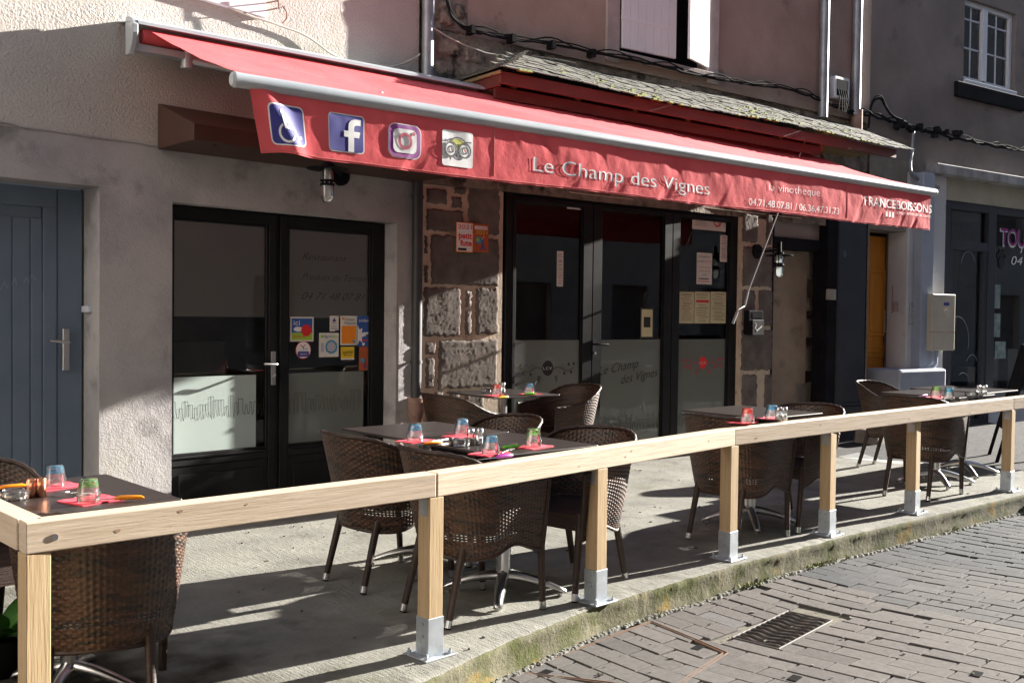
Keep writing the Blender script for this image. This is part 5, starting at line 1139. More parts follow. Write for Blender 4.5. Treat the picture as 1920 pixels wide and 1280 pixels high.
# ================================================================ RAILING
rl = empty('wooden_railing', (5.0, 3.1, 0), 0, 'pale pine railing on galvanised post feet along the terrace edge', 'railing')
PP = [(2.52, 3.085), (3.57, 3.125), (4.75, 3.175), (5.73, 3.105), (6.81, 3.05), (8.23, 2.93)]
P0 = (1.035, 3.155)
HR, TB = 0.735, 0.095       # top of the rail, depth of the beam
def beam(a, b, za, zb, w_=.075, mat=m_rail, name='rail', ext=(0, 0)):
    a, b = Vector((a[0], a[1], za)), Vector((b[0], b[1], zb)); d = (b-a); L = d.length; d.normalize(); a = a-d*ext[0]; L += ext[0]+ext[1]
    y = Vector((-d.y, d.x, 0)).normalized(); z = d.cross(y)
    m = MB(); n = 12
    m.box(0, L, -w_/2, w_/2, -TB, 0)
    me = m.mesh(name); o = bpy.data.objects.new(name, me); COL.objects.link(o); me.materials.append(mat); me.materials.append(m_knot)
    M4 = Matrix((d, y, z)).transposed().to_4x4(); M4.translation = a
    o.parent = rl; o.matrix_parent_inverse = Matrix.Translation(-rl.location); o.matrix_basis = M4
    bv = o.modifiers.new('bevel', 'BEVEL'); bv.width = .004; bv.segments = 2
    return o
def screw(p, r=.008): return MB().tube([p, p+Vector((0, -.006, 0))], r, 12)
cor = [P0]+PP; hz_ = [fz(p[0])+HR if i else HR-.005 for i, p in enumerate(cor)]
segs = [((cor[0][0]-.035, cor[0][1]), cor[1], hz_[0], hz_[1]), (cor[1], cor[3], hz_[1], hz_[3]), (cor[3], (cor[6][0], cor[6][1]), hz_[3], hz_[6]), (cor[6], (9.6, 2.80), hz_[6], hz_[6]+.012)]
for i, (a, b, za, zb) in enumerate(segs):
    o = beam(a, b, za, zb, ext=(0, -.003)); L = (Vector((*a, 0))-Vector((*b, 0))).length
    random.seed(40+i); m = MB()
    for _ in range(int(L*2.2)):
        u = random.uniform(.1, L-.1); z = random.uniform(-.08, -.02); r = random.uniform(.003, .006)
        m.add([(u+r*(1.6+.3*math.sin(3*q))*math.cos(q), -.0382, z+r*math.sin(q)) for q in [2*math.pi*k/12 for k in range(12)]], [tuple(range(12))])
    kn = m.build('knot', m_knot, None); kn.parent = o; kn.matrix_parent_inverse = Matrix()
beam((P0[0]-.002, P0[1]+.04), (P0[0]-.002, P0[1]+1.1), hz_[0], hz_[0], w_=.072)
random.seed(11)
for i, p in enumerate([P0]+PP):
    x, y = p; f0 = fz(x) if i else -.05; zt_ = hz_[i]-TB-.001; s = .036
    m = MB(); m.box(-s, s, -s, s, 0, zt_-f0-(.012 if i else 0)); me = m.mesh('post'); o = bpy.data.objects.new('post', me); COL.objects.link(o); me.materials.append(m_post)
    o.parent = rl; o.matrix_parent_inverse = Matrix.Translation(-rl.location); o.location = (x, y, f0+(.012 if i else 0)); o.rotation_euler = (random.uniform(-.004, .004), random.uniform(-.006, .006), rad(random.uniform(-1.5, 1.5)))
    bv = o.modifiers.new('bevel', 'BEVEL'); bv.width = .003; bv.segments = 2
    if i == 0: continue
    # galvanised foot
    m = MB(); w_ = .0395; m.box(x-w_, x+w_, y-w_, y-w_+.003, f0+.008, f0+.158); m.box(x-w_, x+w_, y+w_-.003, y+w_, f0+.008, f0+.158); m.box(x-w_, x-w_+.003, y-w_+.0031, y+w_-.0031, f0+.008, f0+.158); m.box(x+w_-.003, x+w_, y-w_+.0031, y+w_-.0031, f0+.008, f0+.158)
    m.box(x-.078, x+.078, y-.075, y+.075, f0+.001, f0+.008); ft = m.build('post_foot', m_galv, rl, .0015)
    m = MB()
    for dx in (-.06, .06):
        for dy in (-.057, .057): m.tube([(x+dx, y+dy, f0+.008), (x+dx, y+dy, f0+.028)], .005, 8); m.tube([(x+dx, y+dy, f0+.008), (x+dx, y+dy, f0+.017)], .010, 6, sm=False)
    for zz in (.085, .135): m.tube([(x-w_, y-.004, f0+zz), (x-w_-.008, y-.004, f0+zz)], .009, 10)
    build_each(m, 'bolt', m_galv, ft)
    m = MB(); m.box(x-.0385, x-.0362, y-.022, y+.022, zt_-.075, zt_-.004); m.build('corner_bracket', m_galv, rl)
m = MB(); p = Vector((P0[0]+.045, P0[1]-.0375, hz_[0]-.052)); m.tube([p, p+Vector((0, -.006, 0))], .011, 14); m.tube([Vector((P0[0]+.02, P0[1]+.012, hz_[0])), Vector((P0[0]+.02, P0[1]+.012, hz_[0]+.001))], .006, 10)
m.build('screw', m_steel, rl)

# ================================================================ CHAIRS
def make_chair():
    t = empty('wicker_armchair', (0, 0, 0), 0, 'brown woven armchair', 'chair', 'brown woven armchairs around the terrace tables')
    NS, NR = 68, 38; SX, SR = 4, 4          # stakes, strands and samples
    XF, XC = .235, -.03
    def prof(a, h):
        """a in 0..1 round the tub from one arm front to the other, h 0 bottom 1 rim -> point, outward normal"""
        w_ = .232+.071*h**.8*(1-.62*max(0, abs(a-.5)*2-.35)/.65); xb = -.235-.115*h; xf = .225+.015*h
        L1 = xf-XC; L2 = math.pi/2*math.sqrt(((XC-xb)**2+w_**2)/2)*2; T = 2*L1+L2; s = a*T
        if s < L1: p = Vector((xf-s, w_, 0)); n = Vector((0, 1, 0))
        elif s < L1+L2:
            q = math.pi*(s-L1)/L2; p = Vector((XC-(XC-xb)*math.sin(q), w_*math.cos(q), 0)); n = Vector((-math.sin(q)*w_, math.cos(q)*(XC-xb), 0)).normalized()
        else: p = Vector((XC+(s-L1-L2), -w_, 0)); n = Vector((0, -1, 0))
        b = abs(a-.5)*2                      # 0 back .. 1 front
        rim = .765-.145*(1/(1+math.exp(-(b-.52)*11)))-.01*b; bot = .285+.05*math.exp(-((b-.72)/.17)**2)+.01*math.exp(-(b/.2)**2)
        z = bot+(rim-bot)*h; return Vector((p.x, p.y, z)), n
    NU, NV = NS*SX, NR*SR; vs = []; keep = []
    for i in range(NU+1):
        for k in range(NV+1):
            s_, r = i/SX, k/SR; p, n = prof(i/NU, k/NV)
            fr_ = r-math.floor(r); j_ = int(math.floor(r)); hump = math.sqrt(max(0, 1-(2*fr_-1)**2)) if k < NV else 0
            al = math.cos(math.pi*(s_+j_)); ds = abs(s_-round(s_))/.30; vs.append(p+n*max(.0042*al*hump+.0006*hump, .0024*max(0, 1-ds*ds)*(1 if k < NV else 0)))
    fs, tint = [], []; random.seed(21); st_ = [[random.uniform(.82, 1.18) for _ in range(NS//3+2)] for _ in range(NR+1)]
    hue = [random.random() for _ in range(2000)]
    for i in range(NU):
        for k in range(NV):
            j_ = k//SR; s_ = (i+.5)/SX; al = math.cos(math.pi*(s_+j_))
            if (k % SR == 0) and abs(al) < .40 and (6 < j_ < 10) : continue
            if (k % SR == 0) and abs(al) < .3 and hue[(i//2*7+j_*13) % 2000] < .12: continue
            fs.append((i*(NV+1)+k, i*(NV+1)+k+1, (i+1)*(NV+1)+k+1, (i+1)*(NV+1)+k))
            v = st_[j_][(i//SX+j_*2)//3 % len(st_[0])]; hh = hue[(j_*31+(i//SX+j_)//4*17) % 2000]
            base = Vector((.046, .023, .014)).lerp(Vector((.105, .052, .030)), hh) if hh > .10 else Vector((.026, .018, .014))
            tint.append(tuple(base*v)+(1.,))
    me = bpy.data.meshes.new('woven_shell'); me.from_pydata([tuple(v) for v in vs], [], fs); me.polygons.foreach_set('use_smooth', [True]*len(fs)); me.update()
    ca = me.color_attributes.new('tint', 'FLOAT_COLOR', 'CORNER'); data = []
    for p, c in zip(me.polygons, tint):
        for _ in p.loop_indices: data += c
    ca.data.foreach_set('color', data)
    link('woven_shell', me, m_wicker, t)
    # braided rim, arm fronts, lower edge
    rm = MB(); pts = [prof(k/90, 1)[0]+Vector((0, 0, .004)) for k in range(91)]; rm.tube(pts, [.0105+.0018*math.sin(k*1.9) for k in range(91)], 8)
    for a in (0, 1): rm.tube([prof(a, h/10)[0] for h in range(11)], .011, 8)
    rm.tube([prof(k/60, 0)[0] for k in range(61)], .009, 6); rm.build('rim', m_wleg, t)
    # seat and its apron
    m = MB(); ring = []
    zs = .405
    for k in range(61):
        p, n = prof(k/60, .26); ring.append((p.x-n.x*.004, p.y-n.y*.004, zs))
    NG = 22; vs = []
    for k in range(61):
        for g_ in range(NG+1):
            f_ = g_/NG; x, y, z = ring[k]; vs.append((x+(.05-x)*0.0, y*(1-f_*1.0), z+.010*math.cos(math.pi*(k*.8+g_))*.25-.012*math.sin(math.pi*f_/2)))
    half = [v for v in vs]
    m.add(vs, [(k*(NG+1)+g_, (k+1)*(NG+1)+g_, (k+1)*(NG+1)+g_+1, k*(NG+1)+g_+1) for k in range(60) for g_ in range(NG)], 0, True)
    m.box(.225, .236, -.235, .235, .335, zs+.004); m.build('seat', m_wleg, t, .003)
    for sx, sy in ((-1, 1), (-1, -1), (1, 1), (1, -1)):
        a = Vector((-.175, .155*sy, .36)) if sx < 0 else Vector((.222, .222*sy, .42)); b = Vector((-.272, .165*sy, .0)) if sx < 0 else Vector((.250, .215*sy, 0))
        d = b-a; m = MB(); m.tube([a, a+d*.94], [.020, .0155], 12); lg = m.build('leg', m_wleg, t)
        m = MB(); m.tube([a+d*.90, a+d*.985], .0165, 14); cp = m.build('foot_cap', m_steel, lg); cp.matrix_parent_inverse = Matrix()
        m = MB(); m.tube([a+d*.985, a+d], .0155, 12); cp = m.build('foot_pad', m_rubber, lg)
    return t
def ctree(o, parent=None):
    c = o.copy(); COL.objects.link(c); c.parent = parent
    if parent: c.matrix_parent_inverse = o.matrix_parent_inverse.copy()
    for ch in list(o.children): ctree(ch, c)
    return c
def place(src, used, x, y, z, rz, label):
    if not used: o = src
    else: o = ctree(src)
    o.location = (x, y, z); o.rotation_euler = (0, 0, rad(rz))
    if label: o['label'] = label
    return o
chair = make_chair()
CH = [(3.09, 4.13, 0, 'woven armchair left of the middle table, further from the railing'),
      (3.05, 3.43, -2, 'woven armchair left of the middle table, right behind the second railing post'),
      (3.80, 4.20, 176, 'woven armchair right of the middle table whose dark rim rises behind the salt shakers'),
      (3.70, 3.42, 187, 'woven armchair right of the middle table, beside the third railing post'),
      (4.93, 5.62, -4, 'woven armchair left of the back table by the stone pier'),
      (5.98, 5.66, 172, 'sunlit woven armchair right of the back table in front of the glass doors'),
      (5.24, 3.45, 2, 'woven armchair left of the small table behind the fourth railing post'),
      (5.86, 3.44, 178, 'woven armchair right of the small table between the fourth and fifth railing posts'),
      (7.55, 3.32, 2, 'woven armchair left of the far right table behind the sixth railing post'),
      (8.62, 4.02, -88, 'woven armchair at the back of the far right table with a sunlit rim'),
      (1.37, 3.50, 68, 'woven armchair in the left foreground with its back against the railing'),
      (1.22, 4.38, -88, 'woven armchair behind the left foreground table by the blue door')]
for i, (x, y, a, lb) in enumerate(CH): place(chair, i, x, y, (fz(x) if x > 1.8 else -.05)+.001, a, lb)

# ================================================================ TABLES
def make_table(w_, d_, z0=0.0, cap=True):
    t = empty('cafe_table', (0, 0, 0), 0, 'dark table', 'table', 'dark square cafe tables on the terrace')
    h = .74-z0*0
    MB().box(-w_/2, w_/2, -d_/2, d_/2, h-.014, h).build('tabletop', m_table, t, .004, 2)
    m = MB(); m.box(-.11, .11, -.11, .11, h-.03, h-.0145); m.tube([(0, 0, .07), (0, 0, h-.03)], .036, 20); m.build('column', m_steel, t)
    for k in range(4):
        q = rad(45+90*k); m = MB(); pts = []; n = 9
        vs = []
        for i in range(n):
            s = i/(n-1); r = .02+.29*s; z = .095-.075*s**1.6; w2 = .030*(1-.45*s)+.004; th = .012+.018*(1-s)
            c = Vector((r*math.cos(q), r*math.sin(q), z)); b = Vector((-math.sin(q), math.cos(q), 0))
            for a_, c_ in ((-1, -.4), (-.6, .7), (0, 1.0), (.6, .7), (1, -.4), (0, -.9)): vs.append(c+b*(w2*a_)+Vector((0, 0, th*c_)))
        m.add(vs, [(i*6+k2, i*6+(k2+1) % 6, (i+1)*6+(k2+1) % 6, (i+1)*6+k2) for i in range(n-1) for k2 in range(6)]+[tuple(range(6*(n-1), 6*n))], 0, True)
        m.tube([(.28*math.cos(q), .28*math.sin(q), 0), (.28*math.cos(q), .28*math.sin(q), .014)], .014, 10); m.build('foot', m_steel, t)
    return t
tb = make_table(.63, .655)
TBL = [(3.33, 3.515, 0, 'near half of the two dark tables pushed together in the middle, closest to the railing'), (3.36, 4.175, 1, 'far half of the two dark tables pushed together in the middle, closest to the facade'),
       (5.63, 3.60, 0, 'dark table with a red tinted glass behind the fourth railing post'), (8.12, 3.45, 0, 'dark table at the far right with green and blue glasses'), (8.78, 3.50, 1, 'dark table at the far right end of the terrace holding the shakers'), (5.37, 5.70, -4, 'dark table at the back between the stone pier and the glass doors')]
for i, (x, y, a, lb) in enumerate(TBL):
    o = place(tb, i, x, y, fz(x)+.0005, a-3, lb)
tA = ctree(tb); tA.location = (1.36, 3.77, -.05); tA.scale = (.86, 1.10, 1.0); tA.rotation_euler = (0, 0, rad(-1)); tA['label'] = 'dark table in the left foreground corner with a copper shaker on it'

# ================================================================ TABLEWARE
def tumbler_glass(tint_name, c):
    m = glass('tumbler_'+tint_name, c, 1.5, 0.02, film=.05 if tint_name == 'clear' else .14, filmc=c); return m
g_blue, g_green, g_pink, g_clr = tumbler_glass('blue', (.45, .85, 1.0)), tumbler_glass('green', (.60, .95, .55)), tumbler_glass('red', (1.0, .50, .44)), tumbler_glass('clear', (.97, .98, .98))
def make_glass(mt):
    t = empty('tumbler', (0, 0, 0), 0, 'glass', 'glass', 'tinted tumblers standing upside down')
    m = MB(); m.lathe([(.0365, 0), (.0385, .002), (.038, .012), (.0385, .024), (.0405, .027), (.0405, .032), (.0370, .036), (.0335, .055)], n=40, facet=.05, nf=10); m.lathe([(.0345, .001), (.034, .03), (.030, .055)], n=40)
    m.build('bowl', g_clr, t)
    m = MB(); m.lathe([(.0335, .055), (.0305, .074), (.0275, .083), (.022, .086), (0, .085)], n=40, facet=.05, nf=10); m.lathe([(.030, .055), (.027, .070), (.018, .074), (0, .074)], n=30); m.build('base', mt, t); return t
srcs = {}
def glass_at(px, py, z, kind, label):
    p = atz(px, py, z)
    if kind not in srcs: srcs[kind] = make_glass({'b': g_blue, 'g': g_green, 'r': g_pink}[kind]); o = srcs[kind]
    else: o = ctree(srcs[kind])
    o.location = p; o.rotation_euler = (0, 0, random.random()); o['label'] = label; return p
nk = None
def napkin(px, py, z, a, label, s=.165, s2=.12):
    p = atz(px, py, z); t = MB(); n = 6; vs = []
    for i in range(n+1):
        for k in range(n+1): vs.append((s*(i/n-.5), s2*(k/n-.5), .0035+.004*abs(nz((i*.4, k*.4, px), 1.1))*(1 if (i in (0, n) or k in (0, n)) else .3)))
    t.add(vs, [(i*(n+1)+k, (i+1)*(n+1)+k, (i+1)*(n+1)+k+1, i*(n+1)+k+1) for i in range(n) for k in range(n)]); t.box(-s/2, s/2, -s2/2, s2/2, .0005, .0028)
    o = t.build('napkin', m_napkin); o.location = p; o.rotation_euler = (0, 0, rad(a)); tag(o, label, 'napkin', 'red paper napkins on the tables'); return p
def knife(px, py, z, a, mt, label):
    p = atz(px, py, z+.008); t = empty('knife', tuple(p), rad(a), label, 'knife', 'table knives with coloured handles')
    m = MB(); m.tube([(0, 0, 0), (.02, 0, .002), (.06, 0, .002), (.09, 0, .001), (.10, 0, 0)], [.004, .0085, .0075, .008, .003], 10); h = m.build('grip', mt, t); h.parent = t; h.matrix_parent_inverse = Matrix()
    m = MB(); m.add([(-.002, -.008, -.002), (.0, .006, -.002), (-.09, .008, -.002), (-.105, -.002, -.002), (-.002, -.008, 0), (.0, .006, 0), (-.09, .008, 0), (-.105, -.002, 0)], [(3, 2, 1, 0), (4, 5, 6, 7), (0, 1, 5, 4), (1, 2, 6, 5), (2, 3, 7, 6), (3, 0, 4, 7)])
    h = m.build('blade', m_steel, t); h.parent = t; h.matrix_parent_inverse = Matrix()
def fork(px, py, z, a, label):
    p = atz(px, py, z+.008); m = MB(); m.tube([(0, 0, .001), (.05, 0, .003), (.11, 0, .001)], [.005, .0028, .003], 6); m.box(.108, .135, -.010, .010, .0, .002)
    for k in range(4): m.box(.135, .172, -.010+k*.0055, -.0072+k*.0055, .001, .003)
    o = m.build('fork', m_steel); o.location = p; o.rotation_euler = (0, 0, rad(a)); tag(o, label, 'fork', 'forks on the red napkins')
def shaker(px, py, z, label, fill=None):
    p = atz(px, py, z); t = empty('shaker', tuple(p), 0, label, 'shaker', 'glass salt and pepper shakers')
    m = MB(); m.lathe([(.016, .001), (.019, .003), (.0175, .04), (.0165, .055), (.0165, .060)], n=16); b = m.build('jar', g_clr, t); b.matrix_parent_inverse = Matrix()
    m = MB(); m.lathe([(.0, .003), (.0150, .003), (.0145, .035), (.0, .036)], n=14); b = m.build('filling', fill or m_white, t); b.matrix_parent_inverse = Matrix()
    m = MB(); m.lathe([(.018, .060), (.0185, .074), (.014, .081), (0, .083)], n=18); b = m.build('lid', m_steel, t); b.matrix_parent_inverse = Matrix()
def ashtray(px, py, z, label):
    p = atz(px, py, z); m = MB(); m.lathe([(0, .001), (.046, .001), (.049, .004), (.050, .034), (.045, .036), (.040, .034), (.038, .012), (0, .009)], n=32, facet=.04, nf=3)
    o = m.build('ashtray', g_clr); o.location = p; tag(o, label, 'ashtray', 'round glass ashtrays')
m_pep = M('ground_pepper', (.25, .17, .10), (.4, .3, .2), 300, .9)
ZA = .69; ZM = fz(3.3)+.7405
napkin(108, 913, ZA, 12, 'red paper napkin under the blue glass on the left foreground table'); glass_at(103, 913, ZA+.004, 'b', 'blue tinted upturned tumbler beside the copper shaker')
napkin(172, 938, ZA, 14, 'red paper napkin under the green glass on the left foreground table', .17, .15); glass_at(166, 941, ZA+.004, 'g', 'green tinted upturned tumbler on the left foreground table')
knife(214, 934, ZA+.004, -30, m_orange, 'orange handled knife beside the green glass in the left foreground'); knife(52, 910, ZA, -190, m_orange, 'orange handled knife half hidden behind the copper shaker'); fork(185, 927, ZA+.004, 120, 'fork beside the green glass on the left foreground table')
p = atz(67, 932, ZA); t = empty('copper_shaker', tuple(p), 0, 'shiny copper salt and pepper pair on the left foreground table', 'shaker')
for dx in (-.012, .016): b = MB().lathe([(0, 0), (.0185, 0), (.0185, .066), (.017, .069), (0, .069)], (dx, -dx*.3, 0), 22).build('canister', m_copper, t); b.matrix_parent_inverse = Matrix()
ashtray(26, 936, ZA, 'round glass ashtray at the left edge of the photo beside the copper shaker')
T = 'on the middle table'
napkin(779, 827, ZM, 8, 'red paper napkin under the leftmost blue glass '+T); glass_at(778, 827, ZM+.004, 'b', 'leftmost blue tumbler on the middle table, nearest the sunlit napkin with an orange knife')
napkin(862, 818, ZM, 8, 'red paper napkin under the blue glass at the back of the middle table', .15); glass_at(866, 815, ZM+.004, 'b', 'blue tumbler at the back of the middle table above the glass ashtray')
napkin(918, 851, ZM, 10, 'red paper napkin nearest the railing on the middle table'); glass_at(920, 851, ZM+.004, 'b', 'blue tumbler on the middle table right of the salt shaker')
napkin(1000, 838, ZM, 8, 'red paper napkin under the green glass on the middle table'); glass_at(1000, 836, ZM+.004, 'g', 'green tinted upturned tumbler on the right of the middle table')
knife(795, 832, ZM+.004, -6, m_orange, 'orange handled knife on the left napkin of the middle table'); fork(803, 830, ZM+.005, 20, 'fork on the left napkin of the middle table'); fork(848, 812, ZM+.005, 150, 'fork beside the blue glass at the back of the middle table'); knife(975, 836, ZM+.004, 172, m_green, 'green handled knife beside the green glass'); knife(930, 857, ZM+.004, 0, m_purple, 'purple handled knife on the napkin nearest the railing'); fork(940, 850, ZM+.005, 30, 'fork beside the blue glass nearest the railing'); fork(970, 832, ZM+.005, 160, 'fork left of the green glass on the middle table')
ashtray(862, 836, ZM, 'round glass ashtray in the middle of the middle table'); shaker(882, 835, ZM, 'pepper shaker with brownish filling on the middle table', m_pep); shaker(899, 834, ZM, 'salt shaker with white filling on the middle table')
ZB = fz(5.4)+.7405
napkin(932, 742, ZB, 0, 'red paper napkin under the red glass on the back table', .16); glass_at(931, 741, ZB+.004, 'r', 'red tinted tumbler on the back table by the stone pier'); napkin(994, 739, ZB, 0, 'red paper napkin under the blue glass on the back table', .16); glass_at(992, 739, ZB+.004, 'b', 'blue tumbler on the back table in front of the glass doors')
shaker(943, 736, ZB, 'clear shaker behind the red glass on the back table'); ashtray(914, 736, ZB, 'round glass ashtray on the back table by the stone pier'); knife(935, 745, ZB+.004, 0, m_yellow, 'yellow handled knife beside the red glass on the back table'); knife(1005, 738, ZB+.004, 160, m_green, 'green handled knife on the back table')
ZC = fz(5.6)+.7405
napkin(1392, 792, ZC, 5, 'red paper napkin under the red glass behind the fourth railing post'); glass_at(1401, 792, ZC+.004, 'r', 'red tinted tumbler on the table behind the fourth railing post'); napkin(1446, 784, ZC, 5, 'red paper napkin under the blue glass behind the fourth railing post'); glass_at(1447, 785, ZC+.004, 'b', 'blue tumbler on the table behind the fourth railing post')
shaker(1460, 788, ZC, 'left clear shaker of the pair beside the blue glass behind the fourth railing post'); shaker(1470, 788, ZC, 'right clear shaker of the pair beside the blue glass behind the fourth railing post'); fork(1430, 782, ZC+.005, 150, 'fork beside the blue glass behind the fourth railing post')
ZD = fz(8.1)+.7405
napkin(1750, 746, ZD, 5, 'red paper napkin under the two glasses on the far right table', .3); glass_at(1755, 745, ZD+.004, 'g', 'green tinted tumbler on the far right table'); glass_at(1779, 748, ZD+.004, 'b', 'blue tumbler on the far right table'); knife(1728, 742, ZD, 0, m_purple, 'purple handled knife on the far right table')
shaker(1834, 741, ZD, 'left clear shaker of the pair on the far right table'); shaker(1846, 741, ZD, 'right clear shaker of the pair on the far right table'); ashtray(1822, 743, ZD, 'small ashtray beside the shakers on the far right table')

# ================================================================ GROUND FITTINGS, A-BOARD, PLANT
gr = empty('drain_grate', (4.27, 2.53, surf(4.27, 2.53)), rad(5), 'black iron drain grate with wavy bars set in the street', 'drain grate')
L_, W_ = .57, .225; zg = .003
m = MB(); m.box(-L_/2-.009, L_/2+.009, -W_/2-.009, -W_/2, -.06, zg); m.box(-L_/2-.009, L_/2+.009, W_/2, W_/2+.009, -.06, zg); m.box(-L_/2-.009, -L_/2, -W_/2, W_/2, -.06, zg-.001); m.box(L_/2, L_/2+.009, -W_/2, W_/2, -.06, zg-.001)
b = m.build('frame', m_iron, gr, .003); b.matrix_parent_inverse = Matrix()
for i in range(11):
    x = -L_/2+(i+.5)*L_/11; m = MB(); vs = []; n = 18
    for k in range(n+1):
        y = -W_/2+W_*k/n; c = x+.012*math.sin(2*math.pi*k/n*1.5); 
        for a_, z in ((-.005, -.016), (.005, -.016), (.009, zg-.003), (.0, zg), (-.009, zg-.003)): vs.append((c+a_, y, z))
    m.add(vs, [(k*5+q, (k+1)*5+q, (k+1)*5+(q+1) % 5, k*5+(q+1) % 5) for k in range(n) for q in range(5)]); b = m.build('bar', m_iron, gr); b.matrix_parent_inverse = Matrix()
b = MB().box(-L_/2, L_/2, -W_/2, W_/2, -.165, -.16).build('pit_floor', m_rubber, gr); b.matrix_parent_inverse = Matrix()
# tray cover filled with setts in the near street
cs = [(2.909, 2.99), (3.869, 3.02), (3.775, 2.515), (3.20, 2.40)]
m = MB()
for (a, b) in zip(cs, cs[1:]+cs[:1]):
    for o_ in (0, .022):
        c = Vector((3.45, 2.75, 0)); A_ = Vector((a[0], a[1], 0)); B_ = Vector((b[0], b[1], 0)); A2 = A_+(c-A_).normalized()*o_; B2 = B_+(c-B_).normalized()*o_
        d = (B2-A2).normalized(); n_ = Vector((-d.y, d.x, 0)); z = surf(3.45, 2.75)+.002
        def sv(p, e): return (p.x, p.y, surf(p.x, p.y)+e)
        for q_ in range(8):
            a2 = A2.lerp(B2, q_/8); b2 = A2.lerp(B2, (q_+1)/8)
            m.hexa([sv(a2-n_*.0016, -.02), sv(b2-n_*.0016, -.02), sv(b2+n_*.0016, -.02), sv(a2+n_*.0016, -.02), sv(a2-n_*.0016, .003), sv(b2-n_*.0016, .003), sv(b2+n_*.0016, .003), sv(a2+n_*.0016, .003)])
tag(m.build('cover_frame', m_rusty), 'rusty double steel frame of the paved access cover beside the terrace edge', 'access cover')
for i, (x, y) in enumerate([(2.998, 2.90), (3.722, 2.64), (3.718, 2.148), (4.319, 1.642)]):
    m = MB(); z = surf(x, y)+.0025; m.box(-.035, .035, -.02, .02, -.02, -.0, 0);
    o = m.build('lifting_pocket', [m_rubber, m_iron]); o.location = (x, y, z); o.rotation_euler = (0, 0, .15)  # flat black pad, its colour stands for the shade inside the pocket
    tag(o, ('dark lifting pocket in the setts nearest the terrace edge at the lower middle', 'dark lifting pocket in the setts left of the drain grate', 'dark lifting pocket in the setts below the drain grate', 'dark lifting pocket at the bottom right of the street')[i], 'cover pocket')
mh = [atz(x, y, fz(9.2)-.015) for x, y in ((1571, 858), (1610, 850), (1648, 862), (1606, 870))]
m = MB(); m.add([tuple(p+Vector((0, 0, .012))) for p in mh], [(0, 1, 2, 3)]); m.add([tuple(p+Vector((0, 0, .012))) for p in mh]+[tuple(p-Vector((0, 0, .02))) for p in mh], [(0, 4, 5, 1), (1, 5, 6, 2), (2, 6, 7, 3), (3, 7, 4, 0)])
tag(m.build('manhole_cover', M('chequer_plate', (.30, .31, .31), (.42, .43, .42), 120, .5, metal=.5, bump=[(150, .003)])), 'pale chequered steel cover in the pavement beside the terrace', 'manhole cover')
# A-board
ab = empty('pavement_sign', (10.0, 3.7, 0), 0, 'black folding pavement board standing at the far right edge', 'A-board')
fp = lambda x, y, z: atz(x, y, z)
a0 = Vector((9.85, 3.62, .03)); ux = Vector((.89, .46, 0)).normalized(); ny = Vector((.46, -.89, 0)).normalized()
def plank(m, p, d1, d2, d3): m.hexa([tuple(p), tuple(p+d1), tuple(p+d1+d2), tuple(p+d2), tuple(p+d3), tuple(p+d1+d3), tuple(p+d1+d2+d3), tuple(p+d2+d3)])
hgt_ = 1.12
for s in (0, 1):
    m = MB(); p = a0+ny*(.62*s); lean = (ny*(.28 if s == 0 else -.28))+Vector((0, 0, hgt_))
    plank(m, p, ux*.035, ny*.03, lean); plank(m, p+ux*.56, ux*.035, ny*.03, lean); plank(m, p+ux*.035+lean*.97, ux*.525, ny*.028, lean*.03)
    plank(m, p+ux*.035+lean*.27+ny*.004, ux*.525, ny*.012, lean*.70); b = m.build('panel', m_blackmatt, ab, .004)
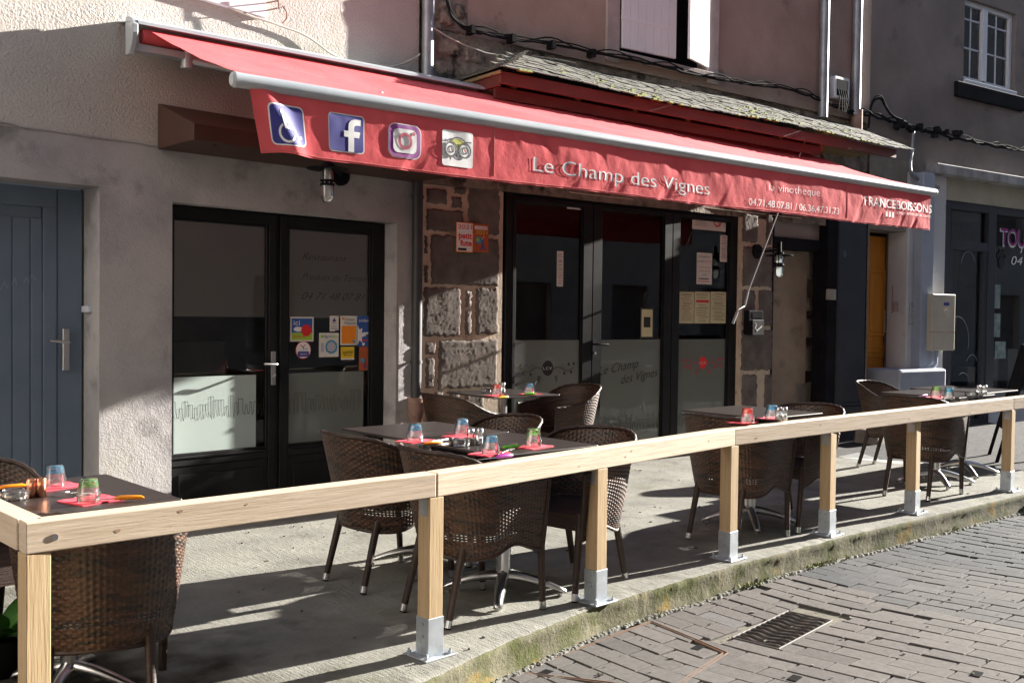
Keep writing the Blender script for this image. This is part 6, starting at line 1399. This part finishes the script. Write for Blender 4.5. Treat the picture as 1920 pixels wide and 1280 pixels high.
# potted plant under the left table
pl = empty('potted_plant', (1.20, 4.02, -.03), 0, 'small leafy green plant in a dark pot at the left edge, below the railing', 'plant')
b = MB().lathe([(0, 0), (.08, 0), (.10, .16), (.09, .16), (.08, .14), (0, .14)], n=20).build('pot', m_rubber, pl); b.matrix_parent_inverse = Matrix()
m = MB(); random.seed(9)
for i in range(26):
    q = random.random()*6.28; el = random.uniform(.15, 1.1); L = random.uniform(.14, .26); w_ = L*.30; base = Vector((0, 0, .15)); vs = []; n = 7
    for k in range(n+1):
        s = k/n; r = L*s; c = base+Vector((math.cos(q)*r*math.cos(el*(1-s*.4)), math.sin(q)*r*math.cos(el*(1-s*.4)), r*math.sin(el)-.10*s*s*L*4*.3)); b = Vector((-math.sin(q), math.cos(q), 0)); ww = w_*math.sin(math.pi*min(1, s*.97+.03))**.8*.6
        vs += [c-b*ww+Vector((0, 0, .006)), c, c+b*ww+Vector((0, 0, .006))]
    m.add(vs, [(k*3+j, k*3+j+1, (k+1)*3+j+1, (k+1)*3+j) for k in range(n) for j in range(2)], 0, True)
b = m.build('leaves', m_leaf, pl); b.matrix_parent_inverse = Matrix()
# crumbs, grit and butts scattered over slab and street
m = MB(); random.seed(14)
for _ in range(420):
    x = random.uniform(2.0, 8.5)
    if random.random() < .5: y = random.uniform(kerb_y(x)+.06, 5.6); z = fz(x)+.003
    else: y = random.uniform(1.0, kerb_y(x)-.03); z = surf(x, y)+.002
    r = random.uniform(.0015, .0045); q = random.random()*6.28; L = r*random.choice((1, 1, 1.6, 3)); a_, b_ = math.cos(q), math.sin(q)
    m.hexa([(x+a_*L*i-b_*r*k, y+b_*L*i+a_*r*k, z+(r*1.2 if t else -r*.3)) for t in (0, 1) for i, k in ((-1, -1), (1, -1), (1, 1), (-1, 1))], random.choice((0, 0, 1)))
tag(m.build('grit', [m_conc, m_soil]), 'loose grit and crumbs scattered over the terrace and the street', 'grit', kind='stuff')
# weeds at the kerb
m = MB(); random.seed(4)
for (cx, n_) in ((5.38, 60), (4.75, 26), (5.6, 20), (3.9, 14), (7.0, 14)):
    for _ in range(n_):
        x = cx+random.gauss(0, .08); y = kerb_y(x)-.025+random.uniform(-.015, .012); z = street_z(x)+.005; h = random.uniform(.008, .028); a_ = random.random()*6.28; w_ = random.uniform(.003, .007)
        dx, dy = math.cos(a_), math.sin(a_); tp = (x+dx*h*.7, y+dy*h*.7, z+h)
        m.add([(x-dy*w_, y+dx*w_, z), (x+dy*w_, y-dx*w_, z), (tp[0]+dy*w_*.7, tp[1]-dx*w_*.7, tp[2]*1.0), (tp[0]-dy*w_*.7, tp[1]+dx*w_*.7, tp[2])], [(0, 1, 2, 3)])
tag(m.build('weeds', m_moss), 'tiny green weeds growing where the terrace edge meets the street', 'weeds', kind='stuff')
